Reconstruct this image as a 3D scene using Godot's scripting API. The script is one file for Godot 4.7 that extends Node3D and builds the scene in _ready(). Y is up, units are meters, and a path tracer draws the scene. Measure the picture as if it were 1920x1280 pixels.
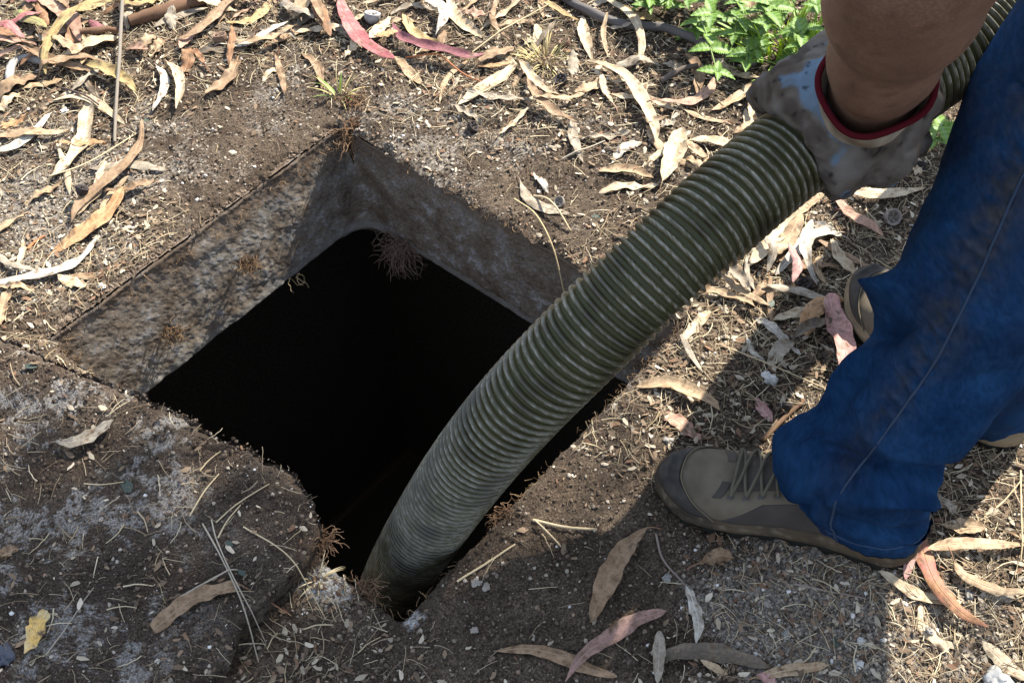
extends Node3D
# Open concrete manhole in dry ground, a suction hose held by a gloved worker. Units are metres, y is up.

const HOLE := Vector2(-0.262, -1.473)      # far corner of the opening
const U := Vector2(0.773, 0.634)           # along the far right side
const V := Vector2(-0.634, 0.773)          # along the far left side
const LU := 0.652
const LV := 0.588
const DEEP := 0.215

var rng := RandomNumberGenerator.new()
var n_broad := FastNoiseLite.new()
var n_mid := FastNoiseLite.new()
var n_fine := FastNoiseLite.new()
var n_edge := FastNoiseLite.new()
var n_grain := FastNoiseLite.new()
var lid_outline := PackedVector2Array()
var top := PackedFloat32Array()            # height of what already lies on the ground, for stacking
var taken := {}

const TX0 := -1.25
const TZ0 := -2.15
const TC := 0.006
const TNX := 417
const TNZ := 317

# ---------------------------------------------------------------- helpers
func numbered(called: String) -> String:
	var k: int = taken.get(called, -1) + 1
	taken[called] = k
	return called if k == 0 else "%s_%03d" % [called, k]

func tag(o: Node, label: String, category: String, group := "") -> void:
	o.set_meta("label", label)
	o.set_meta("category", category)
	if group != "":
		o.set_meta("group", group)

func thing(called: String, label: String, category: String, at := Vector3.ZERO, group := "") -> Node3D:
	var o := Node3D.new()
	o.name = numbered(called)
	add_child(o)
	o.position = at
	tag(o, label, category, group)
	return o

func put(called: String, mesh: Mesh, mat: Material, parent: Node = null) -> MeshInstance3D:
	var o := MeshInstance3D.new()
	o.mesh = mesh
	o.material_override = mat
	o.cast_shadow = GeometryInstance3D.SHADOW_CASTING_SETTING_ON
	if parent == null:
		o.name = numbered(called)
		add_child(o)
	else:
		o.name = called
		parent.add_child(o, true)
	return o

func build(v: PackedVector3Array, ix: PackedInt32Array, col := PackedColorArray(), uv := PackedVector2Array(), smooth := true) -> ArrayMesh:
	var nrm := PackedVector3Array()
	nrm.resize(v.size())
	for i in range(0, ix.size(), 3):
		var a := ix[i]
		var b := ix[i + 1]
		var c := ix[i + 2]
		var n := (v[c] - v[a]).cross(v[b] - v[a])
		nrm[a] += n
		nrm[b] += n
		nrm[c] += n
	for i in v.size():
		nrm[i] = nrm[i].normalized() if nrm[i].length_squared() > 0.0 else Vector3.UP
	var arr := []
	arr.resize(Mesh.ARRAY_MAX)
	arr[Mesh.ARRAY_VERTEX] = v
	arr[Mesh.ARRAY_INDEX] = ix
	if smooth:
		arr[Mesh.ARRAY_NORMAL] = nrm
	if col.size() == v.size():
		arr[Mesh.ARRAY_COLOR] = col
	if uv.size() == v.size():
		arr[Mesh.ARRAY_TEX_UV] = uv
	var m := ArrayMesh.new()
	m.add_surface_from_arrays(Mesh.PRIMITIVE_TRIANGLES, arr)
	return m

# indices of a sheet of nu x nv points; wrap closes it along u; turn reverses its faces
func sheet(nu: int, nv: int, wrap := false, turn := false, start := 0) -> PackedInt32Array:
	var ix := PackedInt32Array()
	var last := nu if wrap else nu - 1
	for j in nv - 1:
		for i in last:
			var a := start + j * nu + i
			var b := start + j * nu + (i + 1) % nu
			var c := a + nu
			var d := b + nu
			if turn:
				ix.append_array([a, b, c, b, d, c])
			else:
				ix.append_array([a, c, b, b, c, d])
	return ix

func lin(r: float, g: float, b: float) -> Color:
	return Color(r, g, b)

func srgb(r: float, g: float, b: float) -> Color:
	return Color(r, g, b).linear_to_srgb()

func ns(freq: float, seed_: int, oct := 3, kind := FastNoiseLite.TYPE_SIMPLEX_SMOOTH) -> FastNoiseLite:
	var n := FastNoiseLite.new()
	n.noise_type = kind
	n.frequency = freq
	n.seed = seed_
	n.fractal_octaves = oct
	return n

func noise_tex(freq: float, seed_: int, lo: Color, hi: Color, size := 1024, oct := 5, normal := false, bump := 6.0, mid := 0.5) -> NoiseTexture2D:
	var t := NoiseTexture2D.new()
	t.width = size
	t.height = size
	t.seamless = true
	t.noise = ns(freq, seed_, oct)
	if normal:
		t.as_normal_map = true
		t.bump_strength = bump
	else:
		var g := Gradient.new()
		g.set_color(0, lo)
		g.set_color(1, hi)
		g.set_offset(0, mid - 0.3)
		g.set_offset(1, mid + 0.3)
		t.color_ramp = g
	return t

func stuff_mat(rough: float, lo := 0.55, tile := 0.22, bump := 3.0, freq := 0.03, seed_ := 3) -> StandardMaterial3D:
	var m := StandardMaterial3D.new()
	m.vertex_color_use_as_albedo = true
	m.albedo_texture = noise_tex(freq, seed_, Color(lo, lo, lo), Color(1, 1, 1))
	m.roughness = rough
	m.metallic_specular = 0.25
	m.uv1_triplanar = true
	m.uv1_world_triplanar = true
	m.uv1_scale = Vector3.ONE / tile
	if bump > 0.0:
		m.normal_enabled = true
		m.normal_texture = noise_tex(freq, seed_ + 7, Color.BLACK, Color.WHITE, 1024, 5, true, bump)
		m.normal_scale = 1.0
	return m

func plain_mat(c: Color, rough: float, spec := 0.4) -> StandardMaterial3D:
	var m := StandardMaterial3D.new()
	m.albedo_color = c.linear_to_srgb()
	m.roughness = rough
	m.metallic_specular = spec
	return m

func vertex_mat(rough: float, spec := 0.3) -> StandardMaterial3D:
	var m := StandardMaterial3D.new()
	m.vertex_color_use_as_albedo = true
	m.roughness = rough
	m.metallic_specular = spec
	return m

func mixc(a: Color, b: Color, t: float) -> Color:
	return a.lerp(b, clampf(t, 0.0, 1.0))

# a smooth curve through points
func curve(p: PackedVector3Array, n: int) -> PackedVector3Array:
	var out := PackedVector3Array()
	var m := p.size()
	for k in n:
		var f := float(k) / (n - 1) * (m - 1)
		var i := mini(int(f), m - 2)
		var t := f - i
		var a := p[maxi(i - 1, 0)] if i > 0 else p[0] * 2.0 - p[1]
		var d := p[i + 2] if i + 2 < m else p[m - 1] * 2.0 - p[m - 2]
		out.append(p[i].cubic_interpolate(p[i + 1], a, d, t))
	return out

# equal steps along a curve
func even(p: PackedVector3Array, step: float) -> PackedVector3Array:
	var c := Curve3D.new()
	c.bake_interval = step
	for q in p:
		c.add_point(q)
	var n := maxi(2, int(c.get_baked_length() / step))
	var out := PackedVector3Array()
	for k in n + 1:
		out.append(c.sample_baked(c.get_baked_length() * k / n))
	return out

# frames carried along a path without twist: [tangent, side, other]
func frames(p: PackedVector3Array, side0: Vector3) -> Array:
	var out := []
	var side := side0
	for i in p.size():
		var t := (p[mini(i + 1, p.size() - 1)] - p[maxi(i - 1, 0)]).normalized()
		side = (side - t * side.dot(t)).normalized()
		out.append([t, side, t.cross(side)])
	return out

# a round tube, its radius from first to last, added to v / ix / col
func tube_into(v: PackedVector3Array, ix: PackedInt32Array, col: PackedColorArray, p: PackedVector3Array, r0: float, r1: float, sides: int, c0: Color, c1: Color, rough := 0.0) -> void:
	var start := v.size()
	var fr := frames(p, Vector3(0.31, 0.9, 0.17))
	for i in p.size():
		var t := float(i) / (p.size() - 1)
		for k in sides:
			var a := TAU * k / sides
			var r := lerpf(r0, r1, t) * (1.0 + rough * n_grain.get_noise_3d(p[i].x * 3.0 + k * 0.37, p[i].y * 3.0, p[i].z * 3.0))
			v.append(p[i] + (fr[i][1] * cos(a) + fr[i][2] * sin(a)) * r)
			col.append(mixc(c0, c1, t))
	ix.append_array(sheet(sides, p.size(), true, false, start))
	for e in 2:
		var c := v.size()
		v.append(p[0] if e == 0 else p[p.size() - 1])
		col.append(c0 if e == 0 else c1)
		var base := start if e == 0 else start + (p.size() - 1) * sides
		for k in sides:
			if e == 0:
				ix.append_array([c, base + k, base + (k + 1) % sides])
			else:
				ix.append_array([c, base + (k + 1) % sides, base + k])

func tube(p: PackedVector3Array, r0: float, r1: float, sides: int, c0: Color, c1: Color, rough := 0.0) -> ArrayMesh:
	var v := PackedVector3Array()
	var ix := PackedInt32Array()
	var col := PackedColorArray()
	tube_into(v, ix, col, p, r0, r1, sides, c0, c1, rough)
	return build(v, ix, col)

# ---------------------------------------------------------------- the lie of the land
func hole_pq(x: float, z: float) -> Vector2:
	var d := Vector2(x, z) - HOLE
	return Vector2(d.dot(U), d.dot(V))

func from_hole(p: float, q: float, y: float) -> Vector3:
	var d := HOLE + U * p + V * q
	return Vector3(d.x, y, d.y)

# distance to the crumbly rim of the opening, negative inside it
func rim(x: float, z: float) -> float:
	var h := hole_pq(x, z)
	var w := n_edge.get_noise_2d(x, z)
	var w2 := n_edge.get_noise_2d(x * 4.0 + 9.0, z * 4.0)
	h.x += 0.037 * clampf(1.0 - absf(h.x + 0.03) / 0.08, 0.0, 1.0)
	var far_right := clampf(1.0 - absf(h.y) / 0.06, 0.0, 1.0)   # the broken far right side
	var far_left := clampf(1.0 - absf(h.x) / 0.06, 0.0, 1.0)
	var off := far_left * (0.012 * w + 0.010 * w2) + 0.004 * w + 0.003 * w2 + far_right * (0.008 * w + 0.008 * w2)
	var dx := maxf(-h.x, h.x - LU)
	var dz := maxf(-h.y, h.y - LV)
	var d := maxf(dx, dz)
	if dx > 0.0 and dz > 0.0:
		d = sqrt(dx * dx + dz * dz)
	return d + off

func ground_h(x: float, z: float) -> float:
	return 0.009 * n_broad.get_noise_2d(x, z) + 0.006 * n_mid.get_noise_2d(x, z) + 0.0035 * n_fine.get_noise_2d(x, z)

func lid_h(x: float, z: float) -> float:
	return 0.055 + 0.006 * n_mid.get_noise_2d(x + 3.0, z) + 0.003 * n_fine.get_noise_2d(x, z + 5.0)

func on_lid(x: float, z: float) -> bool:
	return Geometry2D.is_point_in_polygon(Vector2(x, z), lid_outline)

# height of the surface at a place, or -9 over the opening
func surface(x: float, z: float) -> float:
	if x < -0.2 and z > -1.15 and on_lid(x, z):
		return lid_h(x, z)
	var r := rim(x, z)
	if r < 0.004:
		return -9.0
	return ground_h(x, z) * (1.0 - exp(-r / 0.03)) - 0.010 * exp(-r / 0.012)

var gravel_spots := []
var litter_spots := []
var clear_spots := []

func blob(list: Array, x: float, z: float) -> float:
	var s := 0.0
	for g in list:
		var dx: float = (x - g[0]) / g[2]
		var dz: float = (z - g[1]) / g[2]
		s += exp(-(dx * dx + dz * dz)) * g[3]
	return s

func gravel_amount(x: float, z: float) -> float:
	return clampf(blob(gravel_spots, x, z) - 0.6 * blob(clear_spots, x, z) + 0.55 * n_mid.get_noise_2d(x * 0.6 + 7.0, z * 0.6) + 0.25 * n_fine.get_noise_2d(x * 0.5, z * 0.5), 0.0, 1.0)

func litter_amount(x: float, z: float) -> float:
	return clampf(0.42 + blob(litter_spots, x, z) - blob(clear_spots, x, z) + 0.4 * n_mid.get_noise_2d(x + 31.0, z), 0.03, 1.6)

# ---------------------------------------------------------------- soft bodies from bones
# bones: [a, b, radius a, radius b]; a field of their smooth union is meshed as surface nets
func flesh(bones: Array, cell: float, k: float, bumps := 0.0) -> Array:
	var lo := Vector3.ONE * 99.0
	var hi := -lo
	for b in bones:
		var r: float = maxf(b[2], b[3]) + cell * 3.0 + k
		lo = lo.min(b[0] - Vector3.ONE * r).min(b[1] - Vector3.ONE * r)
		hi = hi.max(b[0] + Vector3.ONE * r).max(b[1] + Vector3.ONE * r)
	var nx := int((hi.x - lo.x) / cell) + 2
	var ny := int((hi.y - lo.y) / cell) + 2
	var nz := int((hi.z - lo.z) / cell) + 2
	var f := PackedFloat32Array()
	f.resize(nx * ny * nz)
	f.fill(9.0)
	for b in bones:
		var a0: Vector3 = b[0]
		var ab: Vector3 = b[1] - b[0]
		var ra: float = b[2]
		var rb: float = b[3]
		var l2 := maxf(ab.length_squared(), 1e-9)
		var m: float = maxf(ra, rb) + cell * 2.5 + k
		var bl: Vector3 = (a0.min(b[1]) - Vector3.ONE * m - lo) / cell
		var bh: Vector3 = (a0.max(b[1]) + Vector3.ONE * m - lo) / cell
		for z in range(maxi(int(bl.z), 0), mini(int(bh.z) + 1, nz)):
			for y in range(maxi(int(bl.y), 0), mini(int(bh.y) + 1, ny)):
				for x in range(maxi(int(bl.x), 0), mini(int(bh.x) + 1, nx)):
					var p := lo + Vector3(x, y, z) * cell
					var t := clampf((p - a0).dot(ab) / l2, 0.0, 1.0)
					var d := (p - a0 - ab * t).length() - lerpf(ra, rb, t)
					var at := (z * ny + y) * nx + x
					var e := f[at]
					var h := maxf(k - absf(d - e), 0.0) / k
					f[at] = minf(d, e) - h * h * k * 0.25
	if bumps > 0.0:
		for at in f.size():
			if f[at] < 0.05:
				var q := lo + Vector3(at % nx, (at / nx) % ny, at / (nx * ny)) * cell
				f[at] += bumps * n_mid.get_noise_3d(q.x * 2.5, q.y * 2.5, q.z * 2.5)
	var v := PackedVector3Array()
	var ix := PackedInt32Array()
	var ids := {}
	var sx := 1
	var sy := nx
	var sz := nx * ny
	var corner := [0, sx, sy, sx + sy, sz, sz + sx, sz + sy, sz + sx + sy]
	var edges := [[0, 1], [2, 3], [4, 5], [6, 7], [0, 2], [1, 3], [4, 6], [5, 7], [0, 4], [1, 5], [2, 6], [3, 7]]
	for z in nz - 1:
		for y in ny - 1:
			for x in nx - 1:
				var at := z * sz + y * sy + x
				var f0 := f[at]
				if f0 > cell * 4.0:
					continue
				var inside := 0
				for c in 8:
					if f[at + corner[c]] < 0.0:
						inside += 1
				if inside == 0 or inside == 8:
					continue
				var s := Vector3.ZERO
				var n := 0
				for e in edges:
					var fa := f[at + corner[e[0]]]
					var fb := f[at + corner[e[1]]]
					if (fa < 0.0) != (fb < 0.0):
						var t := fa / (fa - fb)
						var pa := Vector3(e[0] & 1, (e[0] >> 1) & 1, e[0] >> 2)
						var pb := Vector3(e[1] & 1, (e[1] >> 1) & 1, e[1] >> 2)
						s += pa.lerp(pb, t)
						n += 1
				ids[at] = v.size()
				v.append(lo + (Vector3(x, y, z) + s / n) * cell)
	for at in ids:
		var f0 := f[at]
		var steps := [[sx, sy, sz], [sy, sz, sx], [sz, sx, sy]]
		for st in steps:
			var f1 := f[at + st[0]]
			if (f0 < 0.0) == (f1 < 0.0):
				continue
			var b: int = ids.get(at - st[1], -1)
			var c: int = ids.get(at - st[1] - st[2], -1)
			var d: int = ids.get(at - st[2], -1)
			var a: int = ids[at]
			if b < 0 or c < 0 or d < 0:
				continue
			if f0 < 0.0:
				ix.append_array([a, c, b, a, d, c])
			else:
				ix.append_array([a, b, c, a, c, d])
	return [v, ix]

# ---------------------------------------------------------------- scene
func _ready() -> void:
	rng.seed = 11
	n_broad = ns(2.6, 1, 2)
	n_mid = ns(14.0, 2, 3)
	n_fine = ns(70.0, 3, 3)
	n_edge = ns(16.0, 4, 3)
	n_grain = ns(260.0, 5, 2)
	# camera
	var cam := Camera3D.new()
	cam.position = Vector3(0, 1.28, 0)
	cam.rotation_degrees = Vector3(-51.3, 0, 0)
	cam.fov = 32.42
	cam.near = 0.02
	cam.far = 400.0
	add_child(cam)
	# sky, sun, exposure
	var sky_m := ProceduralSkyMaterial.new()
	sky_m.sky_top_color = Color(0.6, 0.655, 0.75)
	sky_m.sky_horizon_color = Color(0.8, 0.84, 0.89)
	sky_m.ground_bottom_color = Color(0.2, 0.17, 0.13)
	sky_m.ground_horizon_color = Color(0.55, 0.6, 0.62)
	sky_m.sky_energy_multiplier = 0.95
	var sky := Sky.new()
	sky.sky_material = sky_m
	var env := Environment.new()
	env.background_mode = Environment.BG_SKY
	env.sky = sky
	env.tonemap_mode = Environment.TONE_MAPPER_LINEAR
	env.tonemap_exposure = 2.8
	env.sdfgi_enabled = true
	env.ssao_enabled = true
	env.ssil_enabled = true
	var we := WorldEnvironment.new()
	we.environment = env
	add_child(we)
	var sun := DirectionalLight3D.new()
	sun.light_energy = 1.6
	sun.light_color = Color(1.0, 0.97, 0.92)
	sun.light_angular_distance = 0.5
	sun.shadow_enabled = true
	add_child(sun)
	sun.look_at_from_position(Vector3.ZERO, Vector3(-0.65, -1.0, 0.70), Vector3.UP)

	gravel_spots = [[-0.476, -1.396, 0.2, 0.42], [-0.137, -1.421, 0.16, 0.45], [-0.352, -1.499, 0.15, 0.4], [0.034, -1.396, 0.15, 0.3], [-0.714, -1.359, 0.16, 0.55], [-0.712, -1.188, 0.12, 0.5], [0.334, -0.581, 0.16, 0.6], [0.449, -0.594, 0.14, 0.45], [0.310, -0.628, 0.09, 0.4], [-0.231, -0.656, 0.03, 0.9], [-0.136, -1.396, 0.12, 0.25]]
	litter_spots = [[-0.851, -1.728, 0.3, 0.7], [-0.518, -1.775, 0.25, 0.5], [0.295, -1.064, 0.16, 0.8], [0.153, -0.856, 0.07, 0.6], [0.577, -0.685, 0.2, 0.7], [0.336, -1.220, 0.12, 0.5], [0.605, -1.277, 0.2, 0.6], [-0.525, -1.199, 0.12, 0.5], [-0.631, -1.145, 0.1, 0.5], [0.036, -1.553, 0.16, 0.4], [0.316, -1.668, 0.3, 0.4], [-0.057, -1.728, 0.25, 0.4]]
	clear_spots = [[0.066, -0.721, 0.12, 0.9], [0.025, -0.615, 0.14, 0.8], [-0.134, -1.359, 0.14, 0.5], [-0.476, -1.396, 0.16, 0.5], [-0.352, -1.499, 0.12, 0.5], [-0.008, -1.359, 0.1, 0.4], [0.115, -1.300, 0.1, 0.35], [0.147, -0.752, 0.08, 0.4], [-0.443, -1.460, 0.14, 0.25], [-0.445, -1.300, 0.05, 0.4]]
	pale_spots = [[-0.223, -0.655, 0.026, 0.9], [-0.204, -0.641, 0.014, 0.8], [-0.116, -0.608, 0.014, 0.8], [-0.473, -1.226, 0.008, 0.6]]
	stack_start()
	make_lid_outline()
	make_ground()
	make_manhole()
	make_lid()
	make_hose()
	make_person()
	make_litter()
	make_plants()
	make_leaves()

func stack_start() -> void:
	top.resize(TNX * TNZ)
	top.fill(-9.0)

func top_at(x: float, z: float) -> float:
	var i := clampi(int((x - TX0) / TC), 0, TNX - 1)
	var j := clampi(int((z - TZ0) / TC), 0, TNZ - 1)
	var k := j * TNX + i
	if top[k] < -8.5:
		top[k] = maxf(surface(x, z), -0.3)
	return top[k]

func top_set(x: float, z: float, h: float) -> void:
	var i := clampi(int((x - TX0) / TC), 0, TNX - 1)
	var j := clampi(int((z - TZ0) / TC), 0, TNZ - 1)
	var k := j * TNX + i
	top[k] = maxf(top[k], h)

# ---------------------------------------------------------------- ground
func axis(lo: float, hi: float, step: float, far: float) -> PackedFloat32Array:
	var a := PackedFloat32Array()
	var out := []
	var x := lo
	var s := step
	while x > -far:
		s *= 1.22
		x -= s
		out.push_front(x)
	for q in out:
		a.append(q)
	var n := int((hi - lo) / step)
	for i in n + 1:
		a.append(lo + i * step)
	x = lo + n * step
	s = step
	while x < far:
		s *= 1.22
		x += s
		a.append(x)
	return a

func ground_color(x: float, z: float) -> Color:
	var g := gravel_amount(x, z)
	var w := n_grain.get_noise_2d(x, z)
	var w2 := n_fine.get_noise_2d(x + 40.0, z)
	var b := n_mid.get_noise_2d(x * 0.7, z * 0.7 + 20.0)
	var soil := mixc(lin(0.085, 0.062, 0.044), lin(0.155, 0.118, 0.085), 0.5 + 0.9 * b)
	soil = mixc(soil, lin(0.045, 0.032, 0.023), w2 * 1.2)
	var grit := mixc(lin(0.155, 0.132, 0.105), lin(0.33, 0.295, 0.25), 0.5 + w * 0.8)
	var c := mixc(soil, grit, smoothstep(0.25, 0.75, g + 0.35 * w))
	c = mixc(c, lin(0.5, 0.48, 0.45), smoothstep(0.35, 0.6, blob(pale_spots, x, z) + 0.35 * w2 + 0.2 * w))
	return c * (1.0 + 0.45 * w)

var pale_spots := []

func make_ground() -> void:
	var xs := axis(-1.0, 1.0, 0.0032, 60.0)
	var zs := axis(-1.9, -0.46, 0.0032, 60.0)
	var nx := xs.size()
	var nz := zs.size()
	var v := PackedVector3Array()
	var col := PackedColorArray()
	v.resize(nx * nz)
	col.resize(nx * nz)
	var gone := PackedByteArray()
	gone.resize(nx * nz)
	for j in nz:
		for i in nx:
			var x := xs[i]
			var z := zs[j]
			var k := j * nx + i
			var near := x > -1.5 and x < 1.5 and z > -2.2 and z < -0.3
			var y := ground_h(x, z)
			if near:
				y += 0.0016 * n_grain.get_noise_2d(x, z) * (0.6 + gravel_amount(x, z))
				if x > -0.75 and x < 0.35 and z > -1.6 and z < -0.5:
					var r := rim(x, z)
					if r < 0.0:
						if r > -0.006:
							var e := 0.001
							var gr := Vector2(rim(x + e, z) - r, rim(x, z + e) - r).normalized()
							x -= gr.x * r
							z -= gr.y * r
							y = -0.0095 + 0.1 * y
						else:
							gone[k] = 1
					else:
						y = y * (1.0 - exp(-r / 0.03)) - 0.010 * exp(-r / 0.012)
			v[k] = Vector3(x, y, z)
			col[k] = ground_color(x, z) if near else lin(0.15, 0.115, 0.08)
	var ix := PackedInt32Array()
	for j in nz - 1:
		for i in nx - 1:
			var a := j * nx + i
			if gone[a] + gone[a + 1] + gone[a + nx] + gone[a + nx + 1] > 0:
				continue
			ix.append_array([a, a + 1, a + nx, a + 1, a + nx + 1, a + nx])
	var o := put("ground", build(v, ix, col), stuff_mat(0.95, 0.5, 0.2, 5.0, 0.05))
	o.set_meta("kind", "structure")

# ---------------------------------------------------------------- concrete opening
func concrete_color(x: float, y: float, z: float, wet: float) -> Color:
	var a := n_mid.get_noise_3d(x * 1.3, y * 1.3, z * 1.3)
	var b := n_fine.get_noise_3d(x, y, z)
	var w := n_grain.get_noise_3d(x, y, z)
	var c := mixc(lin(0.42, 0.37, 0.31), lin(0.28, 0.215, 0.16), 0.5 + 0.8 * a + 0.5 * b + wet)
	c = mixc(c, lin(0.52, 0.5, 0.48), smoothstep(0.22, 0.5, b - 0.55 * a))
	c = mixc(c, lin(0.13, 0.094, 0.065), 0.55 * smoothstep(0.12, 0.6, a * 0.6 + 0.7 * b + wet * 0.3))
	return c * (1.0 + 0.55 * w)

func make_manhole() -> void:
	var t := thing("concrete_manhole", "square concrete manhole opening with soil crusted sides, hose hanging in it", "manhole")
	var mat := stuff_mat(0.95, 0.34, 0.07, 5.0, 0.06, 21)
	# [origin p, q, along p, q, inward p, q, length, closed corner at start]
	var sides := [
		[0.0, 0.0, 0.0, 1.0, 1.0, 0.0, LV, true, false],
		[0.0, 0.0, 1.0, 0.0, 0.0, 1.0, LU, true, true],
		[0.0, LV, 1.0, 0.0, 0.0, -1.0, LU, false, true],
		[LU, 0.0, 0.0, 1.0, -1.0, 0.0, LV, false, false]]
	for s in sides:
		var length: float = s[6]
		var rows := []                        # [outward, y]
		for k in 10:
			rows.append([0.09 - 0.01 * k, -0.011])
		for k in 6:
			var a := PI / 2 * k / 5.0
			rows.append([0.006 * (1.0 - sin(a)) - 0.001, -0.017 + 0.006 * cos(a)])
		for k in 72:
			rows.append([0.0, -0.018 - (DEEP - 0.022) * (k + 1) / 72.0])
		for k in 10:
			rows.append([0.004 + 0.012 * k, -DEEP - 0.002 * mini(k, 1)])
		var nu := int(length / 0.0028) + 10
		var v := PackedVector3Array()
		var col := PackedColorArray()
		for r in rows:
			for i in nu:
				var along := length * i / (nu - 1.0)
				var y: float = r[1]
				var out: float = r[0]
				var low := clampf(-y / DEEP, 0.0, 1.0)
				if s[8] == false and s[7]:
					out += 0.030 * (1.0 - low)
				if s[7]:
					var rad := 0.055 * low * low
					if along < rad:
						out -= rad - sqrt(maxf(rad * rad - (rad - along) * (rad - along), 0.0))
				var p: float = s[0] + s[2] * along - s[4] * out
				var q: float = s[1] + s[3] * along - s[5] * out
				var w := from_hole(p, q, y)
				var e := 0.002 * n_mid.get_noise_3d(w.x * 0.7, w.y * 0.7, w.z * 0.7) + 0.0012 * n_fine.get_noise_3d(w.x, w.y, w.z) + 0.0007 * n_grain.get_noise_3d(w.x, w.y, w.z)
				var crust := smoothstep(0.1, 0.5, n_mid.get_noise_3d(w.x * 0.8, w.y * 0.8 + 3.0, w.z * 0.8)) * 0.002
				e += crust
				p += s[4] * e
				q += s[5] * e
				v.append(from_hole(p, q, y + (0.3 * e if r[0] > 0.004 else 0.0)))
				var cc := concrete_color(w.x, w.y, w.z, crust * 60.0 + (0.28 if s[7] and s[8] else 0.0) + (0.15 if y > -0.03 else 0.0))
				var soil := smoothstep(-0.075, -0.01, y + 0.03 * n_mid.get_noise_3d(w.x, w.y, w.z) + 0.02 * n_fine.get_noise_3d(w.x, w.y, w.z))
				cc = mixc(cc, lin(0.235, 0.175, 0.128) * (1.0 + 0.5 * n_grain.get_noise_3d(w.x, w.y, w.z)), soil * 0.75)
				if y < -DEEP + 0.02:
					cc = mixc(cc, lin(0.4, 0.39, 0.36), 0.7)
				col.append(cc)
		var turn: bool = (s[2] * s[5] - s[3] * s[4]) > 0.0
		put("wall", build(v, sheet(nu, rows.size(), false, not turn), col), mat, t)
	# the dark tank below
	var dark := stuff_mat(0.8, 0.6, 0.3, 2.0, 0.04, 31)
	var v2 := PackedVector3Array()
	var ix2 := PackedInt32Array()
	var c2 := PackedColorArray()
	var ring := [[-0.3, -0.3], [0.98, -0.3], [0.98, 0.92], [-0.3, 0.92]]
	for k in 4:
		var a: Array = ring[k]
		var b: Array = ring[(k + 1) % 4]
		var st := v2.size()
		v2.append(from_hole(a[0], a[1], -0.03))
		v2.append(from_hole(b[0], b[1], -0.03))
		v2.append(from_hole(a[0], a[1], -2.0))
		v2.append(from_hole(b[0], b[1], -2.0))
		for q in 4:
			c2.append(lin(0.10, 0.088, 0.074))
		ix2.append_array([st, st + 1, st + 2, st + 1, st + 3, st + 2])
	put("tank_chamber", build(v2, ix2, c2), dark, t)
	# roof of the tank round the opening
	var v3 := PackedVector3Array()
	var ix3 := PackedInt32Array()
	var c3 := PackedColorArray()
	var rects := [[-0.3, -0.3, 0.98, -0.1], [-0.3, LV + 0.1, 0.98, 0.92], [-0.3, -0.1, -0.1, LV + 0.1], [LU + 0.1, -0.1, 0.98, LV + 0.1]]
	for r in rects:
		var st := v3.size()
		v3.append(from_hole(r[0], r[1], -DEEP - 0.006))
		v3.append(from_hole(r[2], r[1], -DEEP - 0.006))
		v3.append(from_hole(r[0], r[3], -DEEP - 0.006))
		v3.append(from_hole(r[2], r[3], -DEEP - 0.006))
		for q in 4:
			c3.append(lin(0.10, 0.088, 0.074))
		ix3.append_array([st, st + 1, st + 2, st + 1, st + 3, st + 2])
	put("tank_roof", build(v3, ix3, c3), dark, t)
	var wv := PackedVector3Array([from_hole(-0.29, -0.29, -1.6), from_hole(0.97, -0.29, -1.6), from_hole(-0.29, 0.91, -1.6), from_hole(0.97, 0.91, -1.6)])
	var water := put("sewage_water", build(wv, PackedInt32Array([0, 1, 2, 1, 3, 2])), plain_mat(lin(0.055, 0.046, 0.034), 0.2, 0.4))
	water.set_meta("kind", "structure")

# ---------------------------------------------------------------- lid pushed aside
func make_lid_outline() -> void:
	var edge := PackedVector2Array([Vector2(-1.0, -0.42), Vector2(-1.08, -0.60), Vector2(-0.86, -1.04), Vector2(-0.81, -1.052),
		Vector2(-0.689, -0.995), Vector2(-0.567, -0.935), Vector2(-0.479, -0.895), Vector2(-0.377, -0.838), Vector2(-0.312, -0.803), Vector2(-0.270, -0.780), Vector2(-0.242, -0.742), Vector2(-0.228, -0.701), Vector2(-0.238, -0.659), Vector2(-0.269, -0.623), Vector2(-0.309, -0.562), Vector2(-0.329, -0.501), Vector2(-0.47, -0.27), Vector2(-0.52, -0.22), Vector2(-0.58, -0.23)])
	var n := edge.size()
	for i in n:
		var a := edge[i]
		var b := edge[(i + 1) % n]
		var steps := maxi(1, int(a.distance_to(b) / 0.0035))
		for k in steps:
			var q := a.lerp(b, float(k) / steps)
			var w := 0.006 * n_edge.get_noise_2d(q.x, q.y + 8.0) + 0.004 * n_fine.get_noise_2d(q.x, q.y)
			var d := (q - Vector2(-0.62, -0.65)).normalized()
			lid_outline.append(q + d * w)

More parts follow.
